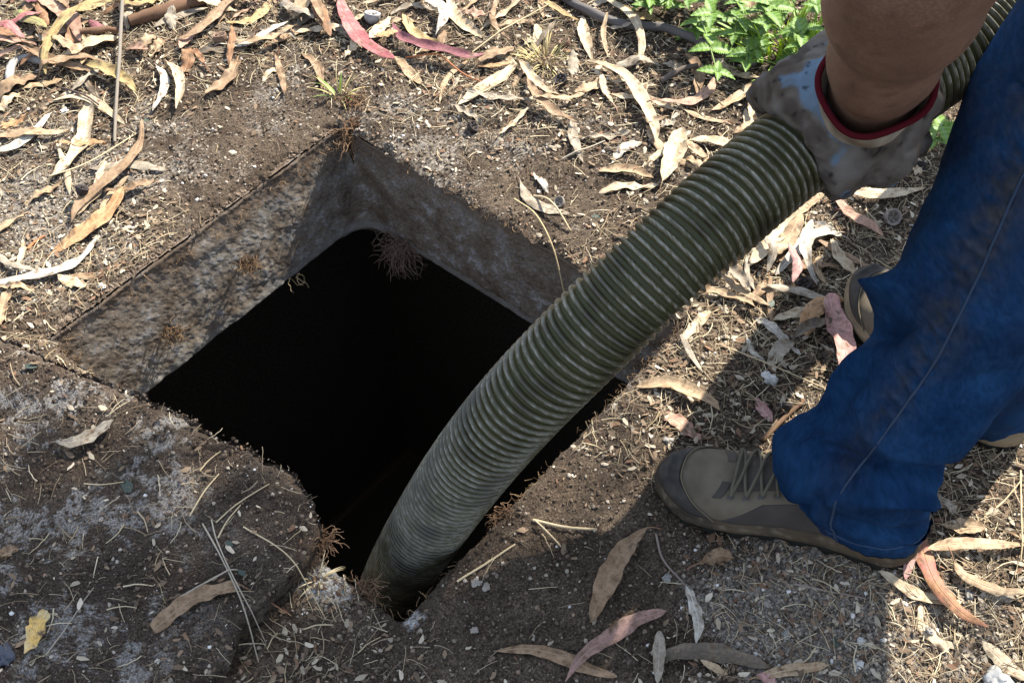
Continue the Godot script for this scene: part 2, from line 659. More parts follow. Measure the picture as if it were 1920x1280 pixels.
func make_lid() -> void:
	var mid := Vector2(-0.62, -0.65)
	var n := lid_outline.size()
	var rows := []                            # [share of the way out, y or 9 for the top]
	for k in 108:
		rows.append([0.012 + 0.988 * k / 107.0, 9.0])
	for k in 10:
		rows.append([1.0, 0.045 - 0.0042 * k])
	rows.append([0.9, 0.004])
	rows.append([0.1, 0.004])
	var v := PackedVector3Array()
	var col := PackedColorArray()
	for r in rows:
		for i in n:
			var b := lid_outline[i] - mid
			var q: Vector2 = mid + b * r[0]
			var y: float = r[1]
			if y > 8.0:
				var e: float = (1.0 - r[0]) * b.length()
				y = lid_h(q.x, q.y) - 0.011 * exp(-e / 0.010) - 0.006 * exp(-e / 0.04)
				y += 0.0015 * n_grain.get_noise_2d(q.x, q.y)
			else:
				var w := 0.004 * n_fine.get_noise_3d(q.x, y, q.y) + 0.006 * n_mid.get_noise_3d(q.x, y, q.y) - (0.045 - y) * 0.25
				q += b.normalized() * w
			v.append(Vector3(q.x, y, q.y))
			var g := n_grain.get_noise_2d(q.x, q.y)
			var m := n_mid.get_noise_2d(q.x * 0.55 + 3.0, q.y * 0.55)
			var f := n_fine.get_noise_2d(q.x * 0.6, q.y * 0.6 + 13.0)
			var c := mixc(lin(0.085, 0.063, 0.047), lin(0.15, 0.118, 0.09), 0.5 + m + 0.6 * f)
			c = mixc(c, lin(0.045, 0.033, 0.026), f * 1.0)
			var lime := smoothstep(0.08, 0.30, 0.6 * m + 0.5 * f + 0.22 * g) * clampf(((-0.33) - q.x) * 9.0 + 0.2, 0.0, 1.0)
			c = mixc(c, lin(0.4, 0.37, 0.335), lime * 0.8)
			col.append(c * (1.0 + 0.45 * g))
	var o := put("concrete_slab", build(v, sheet(n, rows.size(), true, false), col), stuff_mat(0.95, 0.5, 0.18, 5.0, 0.06, 41))
	tag(o, "soil covered concrete lid slab pushed aside at the manhole's near left corner", "slab")

# ---------------------------------------------------------------- hose
var hose_axis := PackedVector3Array()
var hose_frames := []

func make_hose() -> void:
	var t := thing("suction_hose", "ribbed olive green suction hose running from the gloved hand into the manhole", "hose")
	var key := PackedVector3Array([Vector3(-0.30, -1.55, -0.76), Vector3(-0.285, -1.0, -0.755), Vector3(-0.26, -0.75, -0.748), Vector3(-0.235, -0.52, -0.742), Vector3(-0.178, -0.293, -0.787), Vector3(-0.094, 0.007, -0.746), Vector3(-0.015, 0.212, -0.731), Vector3(0.071, 0.339, -0.753), Vector3(0.171, 0.422, -0.809), Vector3(0.278, 0.460, -0.896), Vector3(0.355, 0.475, -0.947), Vector3(0.436, 0.484, -1.005), Vector3(0.515, 0.493, -1.081), Vector3(0.70, 0.50, -1.36), Vector3(1.05, 0.47, -1.75), Vector3(1.7, 0.25, -2.4), Vector3(2.4, 0.062, -3.1), Vector3(3.6, 0.06, -4.0)])
	var axis_ := even(curve(key, 400), 0.004)
	hose_axis = axis_
	var fr := frames(axis_, Vector3(0.2, 0.7, 0.6))
	hose_frames = fr
	var R := 0.0440
	var sides := 48
	var v := PackedVector3Array()
	for i in axis_.size():
		for k in sides:
			var a := TAU * k / sides
			v.append(axis_[i] + (fr[i][1] * cos(a) + fr[i][2] * sin(a)) * R)
	var tube_m := StandardMaterial3D.new()
	tube_m.albedo_color = srgb(0.052, 0.054, 0.026)
	tube_m.roughness = 0.6
	tube_m.metallic_specular = 0.25
	put("tube", build(v, sheet(sides, axis_.size(), true, false)), tube_m, t)
	# one rib wound round the tube
	var pitch := 0.0100
	var step := 0.004
	var turns := (axis_.size() - 1) * step / pitch
	var per := 76
	var n := int(turns * per)
	var prof := [[-0.0038, -0.0008], [-0.0031, 0.0016], [-0.0020, 0.0040], [-0.0007, 0.0052], [0.0007, 0.0052], [0.0020, 0.0040], [0.0031, 0.0016], [0.0038, -0.0008]]
	var rv := PackedVector3Array()
	var rc := PackedColorArray()
	for k in n:
		var s := float(k) / per * pitch / step
		var i := mini(int(s), axis_.size() - 2)
		var f := s - i
		var c := axis_[i].lerp(axis_[i + 1], f)
		var sd: Vector3 = (fr[i][1] as Vector3).lerp(fr[i + 1][1], f).normalized()
		var ot: Vector3 = (fr[i][2] as Vector3).lerp(fr[i + 1][2], f).normalized()
		var tg: Vector3 = fr[i][0]
		var a := TAU * k / per
		var out := sd * cos(a) + ot * sin(a)
		for p in prof:
			var q: Vector3 = c + tg * p[0] + out * (R + p[1])
			rv.append(q)
			var w := n_grain.get_noise_3d(q.x * 1.6, q.y * 1.6, q.z * 1.6)
			var m := n_mid.get_noise_3d(q.x, q.y, q.z)
			var cc := mixc(lin(0.098, 0.094, 0.04), lin(0.175, 0.158, 0.07), 0.5 + m)
			if p[1] > 0.003:
				cc = mixc(cc, lin(0.55, 0.53, 0.44), (0.8 if p[1] > 0.004 else 0.3) * smoothstep(-0.1, 0.35, w + 0.4 * m))
			cc = mixc(cc, lin(0.07, 0.055, 0.035), smoothstep(0.15, 0.6, -m + 0.4 * w) * 0.8)
			rc.append(cc)
	var rib_m := stuff_mat(0.28, 0.3, 0.05, 2.5, 0.07, 51)
	rib_m.metallic_specular = 0.5
	put("spiral_rib", build(rv, sheet(prof.size(), n, false, true), rc), rib_m, t)

# ---------------------------------------------------------------- person
func skin_mat() -> StandardMaterial3D:
	var m := StandardMaterial3D.new()
	m.vertex_color_use_as_albedo = true
	m.roughness = 0.55
	m.metallic_specular = 0.4
	m.subsurf_scatter_enabled = true
	m.subsurf_scatter_strength = 0.06
	m.uv1_triplanar = true
	m.uv1_world_triplanar = true
	m.uv1_scale = Vector3.ONE / 0.09
	m.albedo_texture = noise_tex(0.05, 61, Color(0.86, 0.82, 0.8), Color(1, 1, 1), 512)
	m.normal_enabled = true
	m.normal_texture = noise_tex(0.06, 62, Color.BLACK, Color.WHITE, 512, 4, true, 2.0)
	m.normal_scale = 0.6
	return m

func cloth_mat(tile: float, lo: float, bump: float) -> StandardMaterial3D:
	var m := stuff_mat(0.95, lo, tile, bump, 0.12, 71)
	m.metallic_specular = 0.12
	return m

func make_person() -> void:
	var t := thing("person", "person in blue jeans and brown hiking shoes bending forward, gloved hand gripping the hose", "person")
	var wrist := Vector3(0.335, 0.578, -0.859)
	var elbow := wrist + Vector3(-0.19, 0.84, 0.50).normalized() * 0.275
	var sh_n := Vector3(0.50, 1.05, -0.69)
	var sh_f := Vector3(0.74, 1.16, -0.93)
	var hip_n := Vector3(0.72, 0.88, -0.83)
	var hip_f := Vector3(0.82, 0.90, -0.98)
	var pelvis := Vector3(0.77, 0.94, -0.90)
	var belly := Vector3(0.70, 1.05, -0.84)
	var chest := Vector3(0.62, 1.15, -0.79)
	var neck := Vector3(0.54, 1.24, -0.75)
	var head := Vector3(0.44, 1.31, -0.72)
	var elbow_f := Vector3(0.90, 0.92, -1.02)
	var wrist_f := Vector3(0.82, 0.70, -1.06)
	var knee_n := Vector3(0.577, 0.505, -0.957)
	var knee_f := Vector3(0.70, 0.50, -1.08)
	var ankle_n := Vector3(0.412, 0.10, -0.715)
	var ankle_f := Vector3(0.612, 0.10, -0.90)
	# hand position on the hose
	var hi := 0
	var target := Vector3(0.341, 0.478, -0.934)
	for i in hose_axis.size():
		if hose_axis[i].distance_to(target) < hose_axis[hi].distance_to(target):
			hi = i
	var hc := hose_axis[hi]
	var ht: Vector3 = hose_frames[hi][0]
	var back_of_hand := Vector3(-0.267, 0.628, 0.731)
	var hn := (back_of_hand - ht * back_of_hand.dot(ht)).normalized()       # away from the hose, upwards to the front
	var hl := hn.cross(ht)                                # across, to the upper left
	if hl.x > 0.0:
		hl = -hl
	var onto := func(a: float, phi: float, r: float) -> Vector3:
		var q := deg_to_rad(phi)
		var j := clampi(hi + int(round(a / 0.004)), 0, hose_axis.size() - 1)
		return hose_axis[j] + (hn * cos(q) + hl * sin(q)) * r
	# bare skin: one body
	var hand_mid: Vector3 = onto.call(0.0, 40.0, 0.075)
	var bones := [
		[wrist, hand_mid, 0.030, 0.022],
		[wrist, wrist.lerp(elbow, 0.3), 0.032, 0.038], [wrist.lerp(elbow, 0.3), wrist.lerp(elbow, 0.75), 0.038, 0.050], [wrist.lerp(elbow, 0.75), elbow, 0.050, 0.045],
		[elbow, elbow.lerp(sh_n, 0.5), 0.047, 0.052], [elbow.lerp(sh_n, 0.5), sh_n, 0.052, 0.058],
		[sh_n, chest, 0.058, 0.1], [sh_f, chest, 0.058, 0.1],
		[sh_f, elbow_f, 0.054, 0.043], [elbow_f, wrist_f, 0.045, 0.03], [wrist_f, wrist_f + Vector3(-0.03, -0.08, 0.02), 0.03, 0.02],
		[chest, belly, 0.115, 0.105], [belly, pelvis, 0.105, 0.11], [pelvis, hip_n, 0.1, 0.085], [pelvis, hip_f, 0.1, 0.085],
		[hip_n, knee_n, 0.07, 0.045], [knee_n, ankle_n, 0.045, 0.032], [hip_f, knee_f, 0.07, 0.045], [knee_f, ankle_f, 0.045, 0.032],
		[chest, neck, 0.09, 0.058], [neck, head, 0.058, 0.06],
		[head + Vector3(0.02, 0.02, 0), head + Vector3(-0.03, 0.0, 0), 0.092, 0.085], [head + Vector3(-0.05, -0.05, 0), head + Vector3(-0.04, -0.08, 0), 0.06, 0.045],
		[head + Vector3(-0.105, -0.045, 0), head + Vector3(-0.12, -0.07, 0), 0.012, 0.014],
		[head + Vector3(0, -0.02, 0.088), head + Vector3(0.01, 0.02, 0.09), 0.014, 0.016], [head + Vector3(0, -0.02, -0.088), head + Vector3(0.01, 0.02, -0.09), 0.014, 0.016]]
	for k in 5:
		var spread := Vector3(0.012, 0, 0) * (k - 2)
		var base := wrist_f + Vector3(-0.03, -0.08, 0.02) + spread
		bones.append([base, base + Vector3(-0.02, -0.04 - 0.006 * (2 - absi(k - 2)), 0.022), 0.009, 0.008])
	var fl := flesh(bones, 0.0085, 0.045)
	var col := PackedColorArray()
	for p: Vector3 in fl[0]:
		var m := n_mid.get_noise_3d(p.x, p.y, p.z)
		var g := n_grain.get_noise_3d(p.x * 0.8, p.y * 0.8, p.z * 0.8)
		col.append(mixc(mixc(lin(0.19, 0.112, 0.072), lin(0.135, 0.076, 0.05), 0.4 + 0.9 * m), lin(0.06, 0.035, 0.025), 0.5 * smoothstep(0.3, 0.6, n_fine.get_noise_3d(p.x, p.y, p.z))) * (1.0 + 0.2 * g))
	put("body", build(fl[0], fl[1], col), skin_mat(), t)
	# hair
	var hb := [[head + Vector3(0.035, 0.045, 0), head + Vector3(0.03, 0.0, 0), 0.09, 0.085], [head + Vector3(0.0, 0.055, 0), head + Vector3(-0.03, 0.045, 0), 0.075, 0.06]]
	var hf := flesh(hb, 0.01, 0.03, 0.006)
	put("hair", build(hf[0], hf[1]), plain_mat(lin(0.02, 0.014, 0.01), 0.7), t)
	# shirt
	var sb := [[sh_n, elbow.lerp(sh_n, 0.45), 0.074, 0.068], [sh_f, elbow_f.lerp(sh_f, 0.45), 0.074, 0.066], [sh_n, chest, 0.075, 0.12], [sh_f, chest, 0.075, 0.12], [chest, belly, 0.135, 0.128], [belly, pelvis, 0.128, 0.13], [chest, neck.lerp(chest, 0.4), 0.11, 0.08]]
	var sf := flesh(sb, 0.011, 0.05, 0.006)
	put("shirt", build(sf[0], sf[1]), plain_mat(lin(0.06, 0.07, 0.09), 0.9, 0.2), t)
	make_jeans(t, [Vector3(0.416, 0.060, -0.724), Vector3(0.410, 0.09, -0.724), Vector3(0.400, 0.125, -0.728), Vector3(0.427, 0.180, -0.751), Vector3(0.461, 0.245, -0.781), Vector3(0.490, 0.310, -0.812), Vector3(0.522, 0.390, -0.864), Vector3(0.553, 0.455, -0.916), knee_n, Vector3(0.625, 0.63, -0.935), Vector3(0.68, 0.76, -0.88), hip_n + Vector3(0, 0.03, 0)],
		[Vector3(-0.94, 0, -0.343), Vector3(0.615, 0.045, -0.905), ankle_f + Vector3(0.0, 0.06, -0.01), ankle_f.lerp(knee_f, 0.5), knee_f, knee_f.lerp(hip_f, 0.5), hip_f + Vector3(0, 0.03, 0), pelvis])
	make_shoe(t, Vector3(0.486, 0.0, -0.690), Vector3(0.180, 0.0, -0.797), 1.0, "brown hiking shoe, its whole side showing, on the near foot")
	make_shoe(t, Vector3(0.652, 0.0, -0.842), Vector3(0.487, 0.0, -1.106), -1.0, "second shoe, half hidden behind the leg")
	make_glove(t, wrist, elbow, onto)

func ring_at(tab: Array, s: float) -> float:
	for i in tab.size() - 1:
		if s <= tab[i + 1][0]:
			var f: float = clampf((s - tab[i][0]) / (tab[i + 1][0] - tab[i][0]), 0.0, 1.0)
			f = f * f * (3.0 - 2.0 * f)
			return lerpf(tab[i][1], tab[i + 1][1], f)
	return tab[tab.size() - 1][1]

func denim(p: Vector3, dust: float) -> Color:
	var g := n_grain.get_noise_3d(p.x * 1.4, p.y * 1.4, p.z * 1.4)
	var m := n_mid.get_noise_3d(p.x * 0.8, p.y * 0.8, p.z * 0.8)
	var f := n_fine.get_noise_3d(p.x, p.y, p.z)
	var c := mixc(lin(0.027, 0.088, 0.21), lin(0.013, 0.043, 0.115), 0.5 + 0.8 * m)
	c = mixc(c, lin(0.085, 0.085, 0.085), clampf(dust * (0.5 + 0.9 * m + 0.7 * f), 0.0, 0.9))
	return c * (1.0 + 0.35 * g + 0.2 * f)

func make_jeans(t: Node3D, near: Array, far: Array) -> void:
	var front := Vector3(-0.94, 0, -0.343)
	# near leg, station radii [length share, radius]
	var path := even(curve(PackedVector3Array(near), 260), 0.0035)
	var n := path.size()
	var sides := 150
	var step := 0.0035
	var radii := [[0.0, 0.080], [0.03, 0.084], [0.07, 0.083], [0.12, 0.076], [0.2, 0.080], [0.29, 0.087], [0.38, 0.088], [0.5, 0.092], [0.65, 0.108], [0.95, 0.118]]
	# folds: angle, place along the leg, spreads, height, slant
	var folds := [[12, 0.285, 22, 0.022, 0.020, 0.0009], [20, 0.235, 26, 0.016, -0.010, 0.0006], [40, 0.26, 18, 0.012, -0.008, 0.0010], [5, 0.075, 34, 0.022, 0.012, 0.0], [95, 0.118, 46, 0.009, -0.014, 0.0004], [100, 0.088, 50, 0.013, 0.013, 0.0005], [110, 0.052, 40, 0.008, -0.010, -0.0003], [60, 0.065, 26, 0.010, -0.009, 0.0014], [40, 0.10, 20, 0.010, 0.008, 0.0014], [150, 0.10, 40, 0.010, 0.010, -0.0002], [150, 0.13, 44, 0.010, -0.008, 0.0003], [70, 0.145, 30, 0.012, 0.006, -0.0005], [120, 0.26, 40, 0.02, -0.006, 0.0006], [130, 0.33, 50, 0.025, 0.006, 0.0006], [30, 0.17, 10, 0.05, -0.007, 0.0], [8, 0.16, 12, 0.05, 0.006, 0.0], [55, 0.33, 25, 0.02, -0.006, 0.0008], [50, 0.38, 30, 0.025, 0.005, 0.0008]]
	var v := PackedVector3Array()
	var col := PackedColorArray()
	var seam_path := PackedVector3Array()
	var seam_phi := 76.0
	var hem := PackedVector3Array()
	var rows := n + 8
	for jj in rows:
		var j := maxi(jj - 8, 0)
		var inside := jj < 8
		var along := j * step
		var tg := (path[mini(j + 4, n - 1)] - path[maxi(j - 4, 0)]).normalized()
		if along < 0.09:
			tg = tg.lerp(Vector3(0.24, 1.0, 0.06).normalized(), 1.0 - along / 0.09).normalized()
		var A := (front - tg * front.dot(tg)).normalized()
		var B := tg.cross(A)
		if B.z < 0.0:
			B = -B
		var r0 := ring_at(radii, along)
		for k in sides:
			var phi := 360.0 * k / sides
			var r := r0
			var flat := 0.76 if along < 0.04 else lerpf(0.76, 0.97, clampf((along - 0.04) / 0.10, 0.0, 1.0))
			var d := 0.0
			for f in folds:
				var dp := wrapf(phi - f[0], -180.0, 180.0)
				var dl: float = along - f[1] - dp * f[5]
				if absf(dl) < f[3] * 3.0 and absf(dp) < f[2] * 2.6:
					d += 2.0 * f[4] * exp(-(dp / f[2]) * (dp / f[2])) * lerpf(exp(-(dl / f[3]) * (dl / f[3])), exp(-absf(dl) / (f[3] * 0.7)), 0.55)
			var dps := wrapf(phi - seam_phi, -180.0, 180.0)
			d += 0.0038 * sin(along / 0.021 * TAU + dps * 0.12 + 2.0 * n_mid.get_noise_1d(along * 2.0)) * exp(-((dps + 8.0) / 9.0) * ((dps + 8.0) / 9.0))
			d -= 0.002 * exp(-(dps / 2.5) * (dps / 2.5)) if dps > 0.0 else 0.0
			if along < 0.022:
				d += 0.0016
				d += 0.0008 * sin(phi * 0.5)
			elif along < 0.026:
				d -= 0.0010
			r += d
			var p := path[j] + (A * cos(deg_to_rad(phi)) + B * sin(deg_to_rad(phi)) * flat) * r
			p += (p - path[j]).normalized() * (0.005 * n_mid.get_noise_3d(p.x * 0.7, p.y * 0.35, p.z * 0.7) + 0.0016 * n_fine.get_noise_3d(p.x * 0.5, p.y * 0.5, p.z * 0.5))
			if inside:
				p = path[j] + (p - path[j]) * 0.96 + tg * 0.004 * (8 - jj)
			v.append(p)
			var dust := 0.75 * exp(-((dps + 6.0) / 15.0) * ((dps + 6.0) / 15.0)) * clampf(along * 4.0, 0.2, 1.0) + 0.3 * clampf((along - 0.2) * 3.0, 0.0, 1.0)
			col.append(denim(p, dust))
			if jj == 8 + 7:
				hem.append(p)
			if not inside and absf(dps) < 1.3 and k % 1 == 0 and seam_path.size() < (jj - 7):
				seam_path.append(p + (p - path[j]).normalized() * 0.0012)
	var ix := sheet(sides, rows, true, true)
	# far leg and hips join the same cloth
	var bones := [[far[1] + Vector3(0, 0.03, 0), far[2], 0.078, 0.072], [far[2], far[3], 0.072, 0.082], [far[3], far[4], 0.082, 0.092], [far[4], far[5], 0.092, 0.1], [far[5], far[6], 0.1, 0.115], [far[6], far[7], 0.115, 0.135], [near[11], far[7], 0.115, 0.135], [far[7], far[7] + Vector3(-0.06, 0.05, 0.02), 0.135, 0.135]]
	var fl := flesh(bones, 0.011, 0.04, 0.01)
	var st := v.size()
	v.append_array(fl[0])
	for p: Vector3 in fl[0]:
		col.append(denim(p, 0.2))
	for q in fl[1]:
		ix.append(q + st)
	var cm := cloth_mat(0.085, 0.4, 5.0)
	var jeans := put("jeans", build(v, ix, col), cm, t)
	var sp := PackedVector3Array()
	for k in range(0, seam_path.size(), 3):
		sp.append(seam_path[k])
	put("hem_stitch", tube(hem, 0.0011, 0.0011, 5, lin(0.09, 0.14, 0.23), lin(0.09, 0.14, 0.23), 0.2), cm, jeans)
	put("seam", tube(sp, 0.0015, 0.0015, 6, lin(0.085, 0.125, 0.2), lin(0.075, 0.11, 0.175), 0.5), cm, jeans)

# ---------------------------------------------------------------- shoe
func shoe_width(s: float) -> float:
	var w := ring_at([[0.0, 0.033], [0.12, 0.0375], [0.32, 0.037], [0.48, 0.0405], [0.68, 0.0505], [0.82, 0.0505], [1.0, 0.043]], s)
	if s < 0.13:
		w *= sqrt(maxf(1.0 - pow(1.0 - s / 0.13, 2.0), 0.0))
	if s > 0.80:
		w *= sqrt(maxf(1.0 - pow((s - 0.80) / 0.20, 2.2), 0.0))
	return w

func shoe_bend(s: float, hand: float) -> float:
	return hand * (0.010 * sin(PI * s) - 0.010 * s)

func shoe_lift(s: float) -> float:
	return 0.016 * pow(maxf(s - 0.72, 0.0) / 0.28, 2.0) + 0.004 * pow(maxf(0.1 - s, 0.0) / 0.1, 2.0)

func shoe_mid(s: float) -> float:                       # height of the midsole's upper edge
	return shoe_lift(s) + ring_at([[0.0, 0.044], [0.3, 0.038], [0.55, 0.031], [0.8, 0.030], [1.0, 0.034]], s)

func shoe_skin(s: float, th: float, off: float, hand: float) -> Vector3:
	var h := ring_at([[0.0, 0.052], [0.12, 0.066], [0.34, 0.066], [0.46, 0.063], [0.58, 0.055], [0.72, 0.041], [0.86, 0.028], [0.96, 0.016], [1.0, 0.002]], s)
	var w := shoe_width(s) * 0.955
	var c := cos(th)
	var q := sin(th)
	var z := w * signf(c) * pow(absf(c), 0.72)
	var y := h * pow(maxf(q, 0.0), 0.8)
	var pinch := 1.0 - 0.38 * clampf((y / 0.066), 0.0, 1.0) * clampf((0.62 - s) * 3.0, 0.0, 1.0)
	z *= pinch
	var n := Vector3(0.25 * clampf((s - 0.6) * 3.0, 0.0, 1.0), q + 0.05, c).normalized()
	return Vector3(s * 0.318, shoe_mid(s) - 0.004 + y, z + shoe_bend(s, hand)) + n * off

func shoe_patch(s0: Callable, s1: Callable, t0: float, t1: float, off: float, hand: float, nu: int, nv: int, color: Callable) -> ArrayMesh:
	var v := PackedVector3Array()
	var col := PackedColorArray()
	for j in nv:
		for i in nu:
			var th := lerpf(t0, t1, float(j) / (nv - 1))
			var f := float(i) / (nu - 1)
			var a: float = s0.call(th)
			var b: float = s1.call(th)
			var s := lerpf(a, b, f)
			var edge := minf(minf(f, 1.0 - f) * (nu - 1), minf(float(j), nv - 1.0 - j))
			var p := shoe_skin(s, th, off if edge > 0.5 else -0.0015, hand)
			v.append(p)
			col.append(color.call(p))
	return build(v, sheet(nu, nv, false, true), col)

func make_shoe(t: Node3D, heel: Vector3, toe: Vector3, hand: float, label: String) -> void:
	var s := Node3D.new()
	s.name = "shoe"
	t.add_child(s, true)
	s.set_meta("label", label)
	var f := (toe - heel).normalized()
	s.transform = Transform3D(Basis(f, Vector3.UP, f.cross(Vector3.UP)), heel)
	s.position.y = ground_h(heel.x, heel.z) * 0.5 + ground_h(toe.x, toe.z) * 0.5 + 0.001
	# f x up points to the near side for the near shoe
	var N := 160
	var outline := []
	for k in N:
		var a := TAU * k / N
		var q := 0.5 - 0.5 * cos(a)
		outline.append([q, (1.0 if a < PI else -1.0)])
	var ring := func(q: float, sg: float, y: float, grow: float) -> Vector3:
		return Vector3(q * 0.318 + grow * (2.0 * q - 1.0) * 1.0, y, sg * (shoe_width(q) + grow) + shoe_bend(q, hand))
	# outsole with a lugged edge
	var v := PackedVector3Array()
	var col := PackedColorArray()
	var rows := [[-0.010, 0.001], [0.0, 0.0], [0.0015, 0.004], [0.001, 0.011], [-0.002, 0.013]]
	for r in rows:
		for k in N:
			var q: float = outline[k][0]
			var lug := 0.003 if (k / 3) % 2 == 0 and r[1] < 0.005 else 0.0
			v.append(ring.call(q, outline[k][1], shoe_lift(q) + r[1] + lug * 0.5, r[0] - lug))
			col.append(lin(0.022, 0.02, 0.018))
	var sm := stuff_mat(0.7, 0.6, 0.06, 2.0, 0.06, 81)
	sm.uv1_world_triplanar = false
	put("outsole", build(v, sheet(N, rows.size(), true, true), col), sm, s)
	v = PackedVector3Array()
	col = PackedColorArray()
	var mr := [[0.0, 0.0], [0.003, 0.15], [0.0035, 0.45], [0.002, 0.62], [0.0005, 0.68], [0.001, 0.8], [-0.001, 0.95], [-0.008, 1.0]]
	for r in mr:
		for k in N:
			var q: float = outline[k][0]
			var y0 := shoe_lift(q) + 0.012
			var p: Vector3 = ring.call(q, outline[k][1], lerpf(y0, shoe_mid(q), r[1]), r[0])
			v.append(p)
			var m := n_mid.get_noise_3d(p.x, p.y * 2.0, p.z)
			var c := mixc(lin(0.13, 0.095, 0.06), lin(0.055, 0.045, 0.035), 0.5 + m) if hand > 0.0 else mixc(lin(0.4, 0.31, 0.19), lin(0.24, 0.18, 0.11), 0.4 + m)
			col.append(mixc(c, lin(0.2, 0.16, 0.11), smoothstep(0.1, 0.5, n_fine.get_noise_3d(p.x, p.y, p.z))))
	put("midsole", build(v, sheet(N, mr.size(), true, true), col), sm, s)
	var leather := func(p: Vector3) -> Color:
		var m := n_mid.get_noise_3d(p.x, p.y, p.z)
		var g := n_fine.get_noise_3d(p.x, p.y, p.z)
		return mixc(lin(0.2, 0.168, 0.122), lin(0.135, 0.11, 0.078), 0.5 + 0.7 * m + 0.4 * g)
	var rubber := func(p: Vector3) -> Color:
		return mixc(lin(0.04, 0.037, 0.034), lin(0.075, 0.066, 0.055), 0.5 + n_fine.get_noise_3d(p.x, p.y, p.z))
	var fabric := func(p: Vector3) -> Color:
		return mixc(lin(0.075, 0.066, 0.058), lin(0.11, 0.092, 0.075), 0.5 + n_mid.get_noise_3d(p.x, p.y, p.z))
	var lm := stuff_mat(0.75, 0.72, 0.05, 2.5, 0.08, 91)
	lm.uv1_world_triplanar = false
	var rm := stuff_mat(0.5, 0.75, 0.05, 1.0, 0.08, 92)
	rm.uv1_world_triplanar = false
	put("upper", shoe_patch(func(_t): return 0.0, func(_t): return 1.0, 0.0, PI, 0.0, hand, 90, 60, leather), lm, s)
	put("toe_cap", shoe_patch(func(t_): return 0.80 + 0.115 * pow(sin(t_), 0.8) - 0.05 * pow(absf(cos(t_)), 3.0), func(_t): return 1.0, 0.0, PI, 0.0022, hand, 24, 50, rubber), rm, s)
	# thin piping along the toe cap
	var pipe := PackedVector3Array()
	for k in 60:
		var th := PI * k / 59.0
		pipe.append(shoe_skin(0.797 + 0.115 * pow(sin(th), 0.8) - 0.05 * pow(absf(cos(th)), 3.0), th, 0.0022, hand))
	put("piping", tube(pipe, 0.0009, 0.0009, 6, lin(0.2, 0.165, 0.11), lin(0.2, 0.165, 0.11)), lm, s)
	for e in 2:
		var a0 := 0.0 if e == 0 else PI
		var sg := 1.0 if e == 0 else -1.0
		put("side_panel", shoe_patch(func(t_): return 0.30, func(t_): return 0.74 - 0.16 * absf(t_ - a0) / 0.75 + 0.02 * sin(absf(t_ - a0) * 14.0), a0, a0 + sg * 0.72, 0.0013, hand, 40, 16, fabric) if e == 0 else shoe_patch(func(t_): return 0.30, func(t_): return 0.74 - 0.16 * absf(t_ - a0) / 0.75, a0 - 0.72, a0, 0.0013, hand, 40, 16, fabric), lm, s)
		put("vent_panel", shoe_patch(func(t_): return 0.745 + 0.03 * cos(t_ * 2.0), func(t_): return 0.785 + 0.03 * cos(t_ * 2.0), (0.85 if e == 0 else 1.75), (1.40 if e == 0 else 2.3), 0.0012, hand, 12, 18, fabric), lm, s)
	put("tongue", shoe_patch(func(_t): return 0.46, func(_t): return 0.725, 1.12, PI - 1.12, 0.004, hand, 40, 20, fabric), lm, s)
	put("flash", shoe_patch(func(t_): return 0.47 + 0.03 * t_, func(t_): return 0.60, 0.70, 0.80, 0.0016, hand, 16, 5, func(_p): return lin(0.16, 0.062, 0.03)), lm, s)
	# laces through loops
	var lace_c := lin(0.14, 0.125, 0.09)
	var st := [0.71, 0.655, 0.60, 0.545]
	for k in 4:
		for e in 2:
			var th := 0.98 if e == 0 else PI - 0.98
			var a := shoe_skin(st[k] + 0.012, th, 0.0012, hand)
			var b := shoe_skin(st[k] - 0.012, th, 0.0012, hand)
			var th2 := th - 0.10 if e == 0 else th + 0.10
			var a2 := shoe_skin(st[k] + 0.012, th2, 0.003, hand)
			var b2 := shoe_skin(st[k] - 0.012, th2, 0.003, hand)
			var up := (a - shoe_skin(st[k] + 0.012, th, 0.0, hand)).normalized() * 0.0035
			var lv := PackedVector3Array([a, b, a2, b2, a + up, b + up, a2 + up, b2 + up])
			put("lace_loop", build(lv, PackedInt32Array([4, 6, 5, 5, 6, 7, 0, 4, 1, 1, 4, 5, 2, 3, 6, 3, 7, 6, 0, 2, 4, 2, 6, 4, 1, 5, 3, 3, 5, 7]), PackedColorArray(), PackedVector2Array(), false), plain_mat(lin(0.07, 0.063, 0.055), 0.7), s)
	for k in 4:
		for e in 2:
			if k == 0 and e == 1:
				continue
			var lp := PackedVector3Array()
			var s_a: float = st[k]
			var s_b: float = st[k] if k == 0 else st[k - 1]
			for q in 14:
				var f2 := q / 13.0
				var th := lerpf(0.98, PI - 0.98, f2)
				var sq := lerpf(s_a, s_b, f2) if e == 0 else lerpf(s_b, s_a, f2)
				lp.append(shoe_skin(sq, th, 0.0075 + 0.002 * sin(PI * f2) + (0.0022 if e == 0 else 0.0) * sin(PI * f2), hand))
			put("lace", tube(lp, 0.0021, 0.0021, 7, lace_c, lace_c, 0.15), lm, s)

